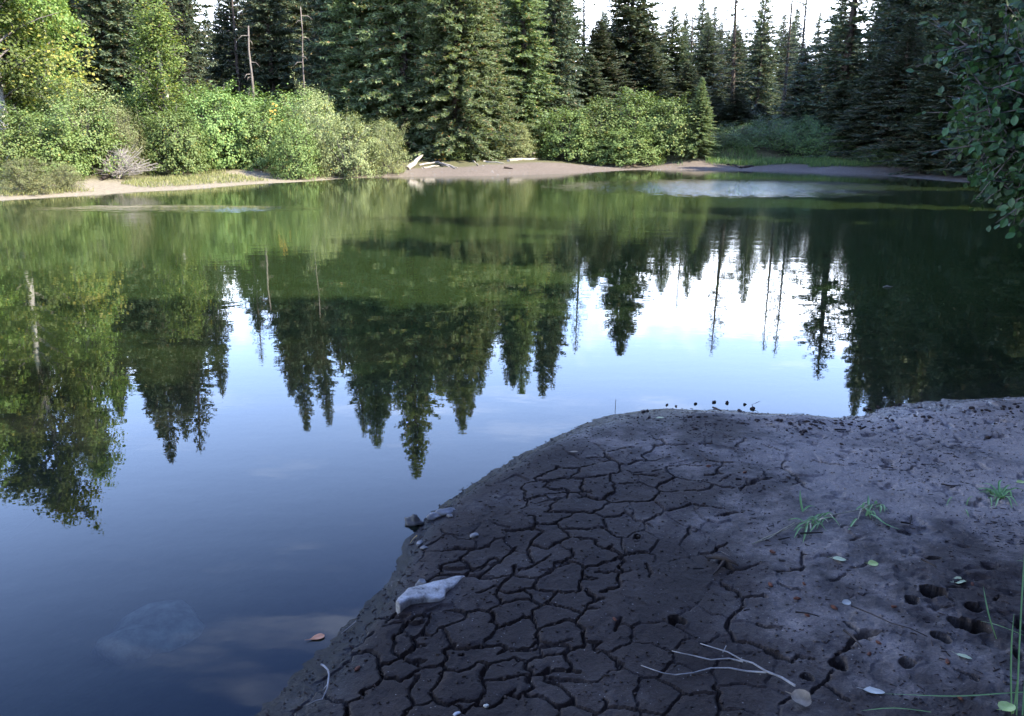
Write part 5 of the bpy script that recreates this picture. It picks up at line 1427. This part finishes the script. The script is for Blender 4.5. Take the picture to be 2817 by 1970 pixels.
# sticks
def stick(name, paths, mat, label, group=None, lift=0.006, sides=6, r0=0.004):
    """paths: (crop letter, points, start radius, end radius); the first path is the stem"""
    allp = []
    for c_, pts, ra, rb in paths:
        w_ = [mud_crop(c_, p_, lift + ra) for p_ in pts]
        zs = [q_.z for q_ in w_]
        zm = [max(zs[max(0, i - 1):i + 2]) for i in range(len(zs))]
        w_ = [Vector((q_.x, q_.y, zz)) for q_, zz in zip(w_, zm)]
        allp.append((w_, np.linspace(ra, rb, len(w_)).tolist()))
    c0 = allp[0][0][0].copy(); c0.z = mud_z(c0.x, c0.y)
    if len(allp) == 1:
        o_ = link(name, tubes_mesh(name, [([q_ - c0 for q_ in allp[0][0]], allp[0][1])], sides), mat, None, c0)
        return tag(o_, label, "stick", group)
    e_ = empty(name, c0); tag(e_, label, "stick", group)
    for k, (w_, rd) in enumerate(allp):
        link("stem" if k == 0 else "side_twig", tubes_mesh("stem" if k == 0 else "side_twig", [([q_ - c0 for q_ in w_], rd)], sides), mat, e_)
    return e_
stick("forked_stick", [('F', [(2410, 1365), (2296, 1305), (2160, 1245), (2050, 1185), (1960, 1150), (1840, 1090), (1730, 1050), (1610, 1005)], 0.0036, 0.0012),
                       ('F', [(1970, 1155), (1850, 1138), (1700, 1140), (1550, 1110), (1450, 1085), (1370, 1068)], 0.0024, 0.0013),
                       ('F', [(2165, 1248), (2000, 1245), (1850, 1225), (1700, 1225), (1550, 1250), (1400, 1272), (1290, 1262), (1110, 1195)], 0.0027, 0.0011),
                       ('F', [(1800, 1075), (1815, 1050), (1828, 1018)], 0.0018, 0.0012)], M['stick'], 'bleached forked stick lying on the mud at the bottom', None)
stick("curved_twig", [('C', [(1075, 862), (1110, 885), (1160, 930), (1175, 1000), (1165, 1080), (1150, 1180), (1120, 1240), (1090, 1300), (1000, 1325), (890, 1385)], 0.0032, 0.0011),
                      ('C', [(1155, 1105), (1120, 1150), (1100, 1175)], 0.0016, 0.001)], M['stick'], 'pale curved twig on the mud near the bottom crack', None, lift=0.008)
GT = "loose twigs on the near mud"
stick("straw", [('C', [(1515, 295), (1420, 380), (1330, 450)], 0.0014, 0.001)], M['stick'], 'thin pale straw at the water edge above the floating leaf', GT)
stick("straw", [('B', [(390, 715), (350, 750), (318, 795)], 0.0016, 0.001)], M['grass_tan'], 'short yellowish straw by the waterline stones', GT)
for k, (c_, pts, ra, lbl) in enumerate([
    ('G', [(450, 1235), (540, 1232), (635, 1222)], 0.004, 'dark straight twig under the creeping grass'),
    ('G', [(1600, 828), (1680, 840), (1765, 832)], 0.003, 'dark curved twig left of the right grass tuft'),
    ('G', [(1270, 1140), (1345, 1150), (1352, 1105)], 0.004, 'dark bent twig right of the creeping grass'),
    ('G', [(1440, 1450), (1500, 1480), (1560, 1510)], 0.004, 'dark twig beside a small hollow at the right'),
    ('H', [(270, 750), (370, 770), (470, 780)], 0.003, 'brownish twig left of the long thin stem'),
    ('H', [(740, 715), (900, 770), (1080, 840), (1240, 890), (1390, 950)], 0.0022, 'long thin stem lying between the hollows'),
    ('H', [(680, 900), (760, 970), (830, 1040)], 0.0035, 'dark twig at the edge of the big dark hollow'),
    ('A', [(1870, 150), (1900, 160), (1940, 172)], 0.006, 'thick dark stick at the tip of the mud'),
    ('A', [(2060, 748), (2110, 752)], 0.006, 'short dark stick right of the crack field'),
    ('G', [(730, 378), (780, 388), (820, 382)], 0.005, 'dark stick among cones near the waterline'),
    ('G', [(940, 375), (985, 362)], 0.006, 'short dark stick right of the cones'),
    ('F', [(1550, 368), (1640, 372)], 0.003, 'small dark twig left of the dark root'),
    ('G', [(270, 1280), (360, 1265)], 0.003, 'thin dark twig below the dry grass runner')]):
    stick("twig", [(c_, pts, ra, ra * 0.6)], M['dark_wood'], lbl, GT)
# twigs standing in the shallow water
def water_twig(pts, label, r_=0.0022):
    """pts: (crop, zoom point, height)"""
    b_ = ground(*crop(*pts[0][:2]), z=0.0)
    k_ = math.hypot(b_.x, b_.y); w_ = []
    for c_, p_ in [q_[:2] for q_ in pts]:
        a_ = at(*crop(c_, p_), k_); w_.append(a_ - b_)
    w_[0].z = -0.08
    tag(link("water_twig", tubes_mesh("water_twig", [(w_, np.linspace(r_, r_ * .5, len(w_)).tolist())], 5), M['dark_wood'], None, b_), label, "twig", "twigs standing in the shallows")
water_twig([('A', (1052, 130)), ('A', (1050, 95)), ('A', (1054, 55))], 'thin upright twig standing alone in the water', 0.0022)
water_twig([('G', (130, 180)), ('G', (55, 158)), ('G', (90, 145)), ('G', (125, 128))], 'bent twig with a hook standing in the shallows')
water_twig([('G', (965, 290)), ('G', (975, 255)), ('G', (1018, 205))], 'leaning twig at the waterline among dark cones')
# dark root chunk
c0 = mud_crop('F', (1790, 330))
e = empty("root_chunk", c0); tag(e, 'dark splintered root chunk lying on the mud', 'root')
link("body", tubes_mesh("body", [([mud_crop('F', p_, l_) - c0 for p_, l_ in (((1660, 285), .012), ((1740, 300), .022), ((1820, 320), .026), ((1930, 350), .012))], [0.003, 0.008, 0.009, 0.003])], 7), M['dark_wood'], e)
link("spur", tubes_mesh("spur", [([mud_crop('F', p_, l_) - c0 for p_, l_ in (((1810, 325), .018), ((1770, 370), .012), ((1720, 410), .004))], [0.007, 0.005, 0.002])], 6), M['dark_wood'], e)
link("splinter", tubes_mesh("splinter", [([mud_crop('F', p_, l_) - c0 for p_, l_ in (((1730, 285), .03), ((1780, 285), .036), ((1850, 310), .03))], [0.002, 0.003, 0.0015])], 5), M['bark_bush'], e)

# bit of pale twig drifting on the dark water
p = ground(1991 * D2S, 643 * D2S, 0.004)
tag(link("floating_twig", tubes_mesh("floating_twig", [([(-0.05, 0, 0), (-0.01, 0.012, 0.004), (0.05, 0.004, 0.0)], [0.005, 0.007, 0.002]), ([(-0.01, 0.01, 0.002), (0.02, -0.015, 0.002)], [0.004, 0.002])], 5), M['drift'], None, p), 'pale bit of twig drifting on the dark water at right', 'twig')
# grass on the mud
def blade_strip(pts, w):
    """flat tapering blade along points -> V, F"""
    V, F = [], []
    n_ = len(pts)
    for i, p_ in enumerate(pts):
        a_ = pts[max(i - 1, 0)]; b_ = pts[min(i + 1, n_ - 1)]
        t_ = (b_ - a_).normalized(); s_ = t_.cross(Vector((0, 0, 1)))
        if s_.length < 1e-3: s_ = Vector((1, 0, 0))
        s_.normalize(); k_ = w * (0.55 + 0.9 * (i / (n_ - 1))) * (1 - (i / (n_ - 1)) ** 2) + w * 0.06
        V += [tuple(p_ - s_ * k_), tuple(p_ + Vector((0, 0, -k_ * 0.4))), tuple(p_ + s_ * k_)]
    for i in range(n_ - 1):
        a_ = i * 3; F += [(a_, a_ + 3, a_ + 4, a_ + 1), (a_ + 1, a_ + 4, a_ + 5, a_ + 2)]
    return V, F
def blade_obj(name, pts, w, mat, parent):
    # smooth the given points
    out = []
    for i in range(len(pts) - 1):
        for t in (0, 0.34, 0.67): out.append(pts[i].lerp(pts[i + 1], t))
    out.append(pts[-1])
    for _ in range(2): out = [out[0]] + [(out[i - 1] + out[i] * 2 + out[i + 1]) / 4 for i in range(1, len(out) - 1)] + [out[-1]]
    V, F = blade_strip(out, w)
    me = bpy.data.meshes.new(name); me.from_pydata(V, [], F); me.update()
    return link(name, me, mat, parent)
def gpts(c_, pl_, c0): return [mud_crop(c_, (x_, y_), h_) - c0 for x_, y_, h_ in pl_]
c0 = mud_crop('G', (560, 1112))
e = empty("creeping_grass", c0); tag(e, 'creeping green grass runner with dry straw end on the mud', 'grass')
link("runner", tubes_mesh("runner", [(gpts('G', [(60, 1305, .004), (180, 1250, .006), (330, 1195, .008), (430, 1145, .010), (560, 1112, .010), (700, 1080, .010), (860, 1050, .009), (1000, 1020, .010), (1100, 985, .010)], c0), np.linspace(0.0014, 0.0022, 9).tolist())], 5), M['straw'], e)
link("runner", tubes_mesh("runner", [(gpts('G', [(80, 1300, .004), (200, 1262, .008), (300, 1205, .012), (400, 1150, .012)], c0), [0.001, 0.0016, 0.0018, 0.0018])], 5), M['straw'], e)
for pl_ in [[(500, 1150, .008), (430, 1120, .02), (340, 1118, .008)], [(520, 1140, .008), (450, 1160, .018), (395, 1200, .004)], [(505, 1150, .008), (495, 1210, .014), (472, 1295, .003)], [(600, 1100, .01), (640, 1075, .02), (690, 1085, .008)],
            [(580, 1105, .01), (520, 1130, .02), (430, 1165, .006)], [(470, 1040, .006), (520, 1020, .022), (578, 1015, .01)], [(470, 1045, .006), (445, 1000, .03), (440, 950, .05)], [(615, 1105, .008), (600, 1140, .012), (582, 1185, .003)], [(560, 1110, .01), (600, 1085, .02), (660, 1090, .01)],
            [(640, 1090, .01), (680, 1070, .02), (720, 1080, .01)], [(1000, 1060, .006), (1060, 1110, .024), (1130, 1160, .014), (1275, 1192, .004)], [(990, 1070, .006), (1040, 1060, .025), (1075, 1110, .008)], [(985, 1080, .006), (1005, 1050, .022), (1060, 1100, .006)],
            [(910, 1100, .006), (880, 1140, .012), (838, 1200, .003)], [(1000, 1030, .008), (1005, 990, .02), (1000, 955, .03)], [(1100, 990, .008), (1130, 1010, .02), (1140, 1050, .006)], [(1090, 990, .008), (1110, 1030, .02), (1100, 1060, .006)]]:
    blade_obj("blade", gpts('G', pl_, c0), 0.0055, M['grass_green'], e)
rg = random.Random(9)
for k in range(26):
    t_ = rg.choice([0.45, 0.5, 0.55, 0.6, 0.9, 0.95, 1.0]); x_, y_ = 60 + 1040 * t_ + rg.uniform(-50, 50), 1305 - 320 * t_ + rg.uniform(-18, 18)
    dx_, dy_ = rg.uniform(-130, 130), rg.uniform(-40, 90)
    blade_obj("blade", gpts('G', [(x_, y_, .006), (x_ + dx_ * .5, y_ + dy_ * .4 - 15, .022), (x_ + dx_, y_ + dy_, .004)], c0), rg.uniform(0.003, 0.005), M['grass_green'] if rg.random() < .75 else M['straw'], e)
c0 = mud_crop('G', (2080, 920))
e = empty("grass_sprig", c0); tag(e, 'green grass sprig spread flat near the right edge', 'grass')
for k, pl_ in enumerate([[(2080, 920, .006), (1990, 880, .025), (1890, 862, .008)], [(2080, 925, .006), (1990, 890, .022), (1905, 890, .006)], [(2080, 920, .006), (2000, 850, .03), (1900, 845, .02)], [(2085, 920, .006), (2130, 870, .03), (2180, 850, .02)],
            [(2080, 925, .006), (2150, 950, .026), (2182, 1015, .003)], [(2080, 930, .006), (2060, 960, .02), (2045, 1005, .003)], [(2085, 925, .006), (2200, 880, .03), (2290, 885, .01)], [(2080, 925, .006), (2030, 940, .02), (1970, 905, .01)],
            [(2100, 925, .006), (2160, 900, .03), (2175, 940, .01)], [(2080, 920, .006), (2060, 850, .04), (2100, 830, .03)], [(2090, 935, .006), (2120, 920, .02), (2200, 920, .006)]]):
    blade_obj("blade", gpts('G', pl_, c0), 0.0055, M['grass_green'], e)
for k in range(18):
    x_, y_ = 2060 + rg.uniform(-70, 60), 915 + rg.uniform(-20, 20); dx_, dy_ = rg.uniform(-140, 140), rg.uniform(-60, 80)
    blade_obj("blade", gpts('G', [(x_, y_, .006), (x_ + dx_ * .5, y_ + dy_ * .4 - 15, .022), (x_ + dx_, y_ + dy_, .004)], c0), rg.uniform(0.003, 0.005), M['grass_green'], e)
c0 = mud_crop('G', (1800, 960))
e = empty("grass_shoots", c0); tag(e, 'few short pale grass shoots left of the right sprig', 'grass')
for pl_ in [[(1690, 930, .01), (1660, 960, .012), (1645, 995, .003)], [(1810, 985, .004), (1820, 955, .02), (1865, 925, .01)], [(1800, 1020, .004), (1810, 1050, .012), (1828, 1085, .003)]]:
    blade_obj("blade", gpts('G', pl_, c0), 0.003, M['grass_green'], e)
# tall blades at the lower right corner
c0 = mud_crop('H', (2110, 1590))
e = empty("tall_grass", c0); tag(e, 'tall thin grass blades at the lower right corner', 'grass')
for pl_ in [[(2110, 1600, .0), (2075, 1430, .05), (2055, 1250, .10), (2058, 1120, .14)], [(2120, 1600, .0), (2135, 1470, .04), (2140, 1340, .07)], [(2150, 1600, .0), (2120, 1300, .10), (2110, 900, .20), (2120, 420, .34)], [(2200, 1600, 0), (2190, 1200, .12), (2140, 850, .22), (2050, 810, .20)],
            [(2214, 1430, .01), (2000, 1470, .02), (1700, 1495, .02), (1400, 1490, .02), (1020, 1442, .01)], [(2290, 1010, .02), (2100, 970, .035), (1900, 910, .04), (1750, 865, .03), (1490, 715, .008)], [(1975, 975, .01), (1900, 915, .05), (1860, 820, .07), (1828, 725, .09)],
            [(2300, 1600, 0), (2230, 1100, .16), (2210, 700, .3)], [(1420, 1600, .01), (1100, 1585, .02), (820, 1590, .01)]]:
    blade_obj("blade", gpts('H', pl_, c0), 0.0026, M['grass_green'], e)

# alder cones and bark bits washed up along the waterline
def cone_mesh(seed):
    bm = bmesh.new(); bmesh.ops.create_icosphere(bm, subdivisions=2, radius=1.0)
    for v in bm.verts:
        k = 1 + 0.30 * mnoise.noise(v.co * 2.6 + Vector((seed * 5.1, 0, 0)))
        v.co = Vector((v.co.x * 1.25 * k, v.co.y * 0.85 * k, v.co.z * 0.8 * k)) 
    me = bpy.data.meshes.new("alder_cone"); bm.to_mesh(me); bm.free(); me.materials.append(M['cone'])
    return me
cones = [cone_mesh(s) for s in range(4)]
r5 = random.Random(31)
def put_cone(px, py, s):
    p_ = ground(px, py, 0.0)
    z_ = max(mud_z(p_.x, p_.y), 0.0)
    p_ = ground(px, py, z_)
    o_ = bpy.data.objects.new("alder_cone", cones[r5.randrange(4)]); COL.objects.link(o_)
    o_.location = (p_.x, p_.y, z_ + s * 0.35); o_.scale = (s, s * r5.uniform(.7, 1.1), s * r5.uniform(.6, 1.0)); o_.rotation_euler = (r5.uniform(-.3, .3), r5.uniform(-.3, .3), r5.uniform(0, 6.28))
    tag(o_, 'small dark alder cone washed up along the near waterline', 'cone', 'alder cones along the waterline')
listed = [('A', 1490, 108), ('A', 1558, 115), ('A', 1720, 98), ('A', 1880, 80), ('A', 1990, 88), ('A', 1245, 215), ('A', 1340, 212), ('A', 1683, 212), ('A', 1748, 214), ('A', 1815, 210), ('A', 2030, 200), ('A', 2035, 245), ('A', 2115, 265), ('A', 2165, 275), ('A', 2240, 250),
          ('A', 2090, 160), ('A', 2210, 138), ('A', 2140, 100), ('A', 1290, 165), ('A', 1325, 155), ('A', 1725, 315), ('A', 2195, 340),
          ('G', 65, 195), ('G', 95, 295), ('G', 145, 285), ('G', 175, 290), ('G', 210, 308), ('G', 265, 290), ('G', 295, 290), ('G', 505, 300), ('G', 535, 322), ('G', 560, 305), ('G', 580, 310), ('G', 575, 285), ('G', 575, 335), ('G', 615, 310), ('G', 640, 322), ('G', 605, 362), ('G', 740, 298), ('G', 745, 315),
          ('G', 785, 298), ('G', 785, 318), ('G', 860, 325), ('G', 870, 308), ('G', 930, 342), ('G', 930, 300), ('G', 975, 205), ('G', 1012, 200), ('G', 1010, 302), ('G', 1095, 183), ('G', 1190, 180), ('G', 1225, 172), ('G', 1270, 160), ('G', 1255, 210), ('G', 1435, 192), ('G', 1510, 270), ('G', 1450, 262), ('G', 1200, 290), ('G', 1100, 348),
          ('G', 375, 428), ('G', 460, 410), ('G', 490, 382), ('G', 785, 485), ('G', 1600, 172), ('G', 1850, 188), ('G', 2110, 175), ('G', 2160, 195), ('G', 1940, 212), ('G', 1975, 208), ('G', 2230, 180), ('G', 2200, 160), ('G', 2240, 155), ('G', 2270, 140), ('G', 1690, 270), ('G', 1990, 430), ('G', 350, 758), ('G', 195, 792), ('G', 320, 800)]
for c_, x_, y_ in listed: put_cone(*crop(c_, (x_ + r5.uniform(-6, 6), y_ + r5.uniform(-4, 4))), r5.uniform(0.0075, 0.013))
for k in range(80):
    px = r5.uniform(1900, 2810); sy = 1143 - 0.05 * (px - 2300) if px > 2300 else 1150
    put_cone(px, sy + abs(r5.gauss(0, 28)) + 2, r5.uniform(0.005, 0.010))
# fine litter: too small to pick apart
V = []; F = []
def bit(x, y, z, l, w, h, an, el=0.0):
    o_ = len(V); ca, sa = math.cos(an), math.sin(an)
    for sx_, sy_, sz_ in ((-1, -1, 0), (1, -.7, 0), (1, .7, 0), (-1, 1, 0), (-.8, -.6, 1), (.7, -.5, 1), (.7, .5, 1), (-.8, .6, 1)):
        a_, b_ = sx_ * l / 2, sy_ * w / 2
        V.append((x + a_ * ca - b_ * sa, y + a_ * sa + b_ * ca, z - 0.001 + sz_ * h + el * sx_))
    for f in ((4, 5, 6, 7), (0, 1, 5, 4), (1, 2, 6, 5), (2, 3, 7, 6), (3, 0, 4, 7)): F.append(tuple(k + o_ for k in f))
r6 = random.Random(17)
lr = np.random.default_rng(17)
lx, ly = lr.uniform(-1.3, 3.3, 60000), lr.uniform(1.7, 4.95, 60000)
ls = shore_sd(lx, ly)
ld = 0.10 + 0.75 * np.exp(-(ls / 0.18) ** 2) + np.where(lx > 0.9, 0.45, 0.0) * (0.5 + fbm(lx, ly, 3.0, 3) * 1.6)
keep = np.argwhere((ls > 0) & (lr.random(60000) < ld)).ravel()[:9000]
for x, y in zip(lx[keep].tolist(), ly[keep].tolist()):
    z = max(mud_z(x, y), 0.0); k = r6.random()
    if k < (0.9 if x < 0.6 else 0.8): l = r6.uniform(0.002, 0.007); bit(x, y, z, l, l * r6.uniform(.5, .9), l * 0.5, r6.uniform(0, 6.28))
    else: l = r6.uniform(0.012, 0.030); bit(x, y, z, l, 0.0032, 0.003, r6.gauss(0.2, 0.7), r6.uniform(-.002, .002))
me = None
LV, LF_ = V, F
V = []; F = []
kc = np.argwhere((ls > 0.05) & (lr.random(60000) < 0.16 + 0.10 * (lx < 1.0))).ravel()
for x, y in zip(lx[kc].tolist(), ly[kc].tolist()):
    l = 0.002 + 0.007 * r6.random() ** 3
    bit(x, y, mud_z(x, y), l * 1.3, l, l * 0.6, r6.uniform(0, 6.28))
me = bpy.data.meshes.new("mud_clods"); me.from_pydata(V, [], F); me.update()
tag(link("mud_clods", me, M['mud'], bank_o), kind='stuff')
V, F = LV, LF_
me = bpy.data.meshes.new("mud_litter"); me.from_pydata(V, [], F); me.update()
tag(link("mud_litter", me, M['cone']), 'fine dark bits of bark and twig scattered over the mud', 'litter', kind='stuff')
for c_, x_, y_ in [('C', 1530, 880), ('F', 2220, 215), ('F', 890, 780), ('H', 75, 215), ('H', 345, 485), ('H', 60, 495), ('H', 285, 612), ('H', 600, 688), ('H', 1110, 680), ('H', 975, 985), ('H', 900, 1080), ('H', 1565, 1150), ('H', 1775, 490), ('H', 1670, 1455), ('A', 2140, 675), ('A', 1835, 622), ('G', 225, 1370), ('H', 370, 750)]:
    p_ = mud_crop(c_, (x_, y_)); s_ = r6.uniform(0.005, 0.008)
    o_ = bpy.data.objects.new("bark_bit", cones[r6.randrange(4)].copy()); o_.data.materials.clear(); o_.data.materials.append(M['bit_red']); COL.objects.link(o_)
    o_.location = (p_.x, p_.y, p_.z + s_ * .4); o_.scale = (s_ * 1.3, s_, s_ * .8); o_.rotation_euler[2] = r6.uniform(0, 6)
    tag(o_, 'small reddish bark bit lying on the near mud', 'bark bit', 'reddish bark bits on the mud')
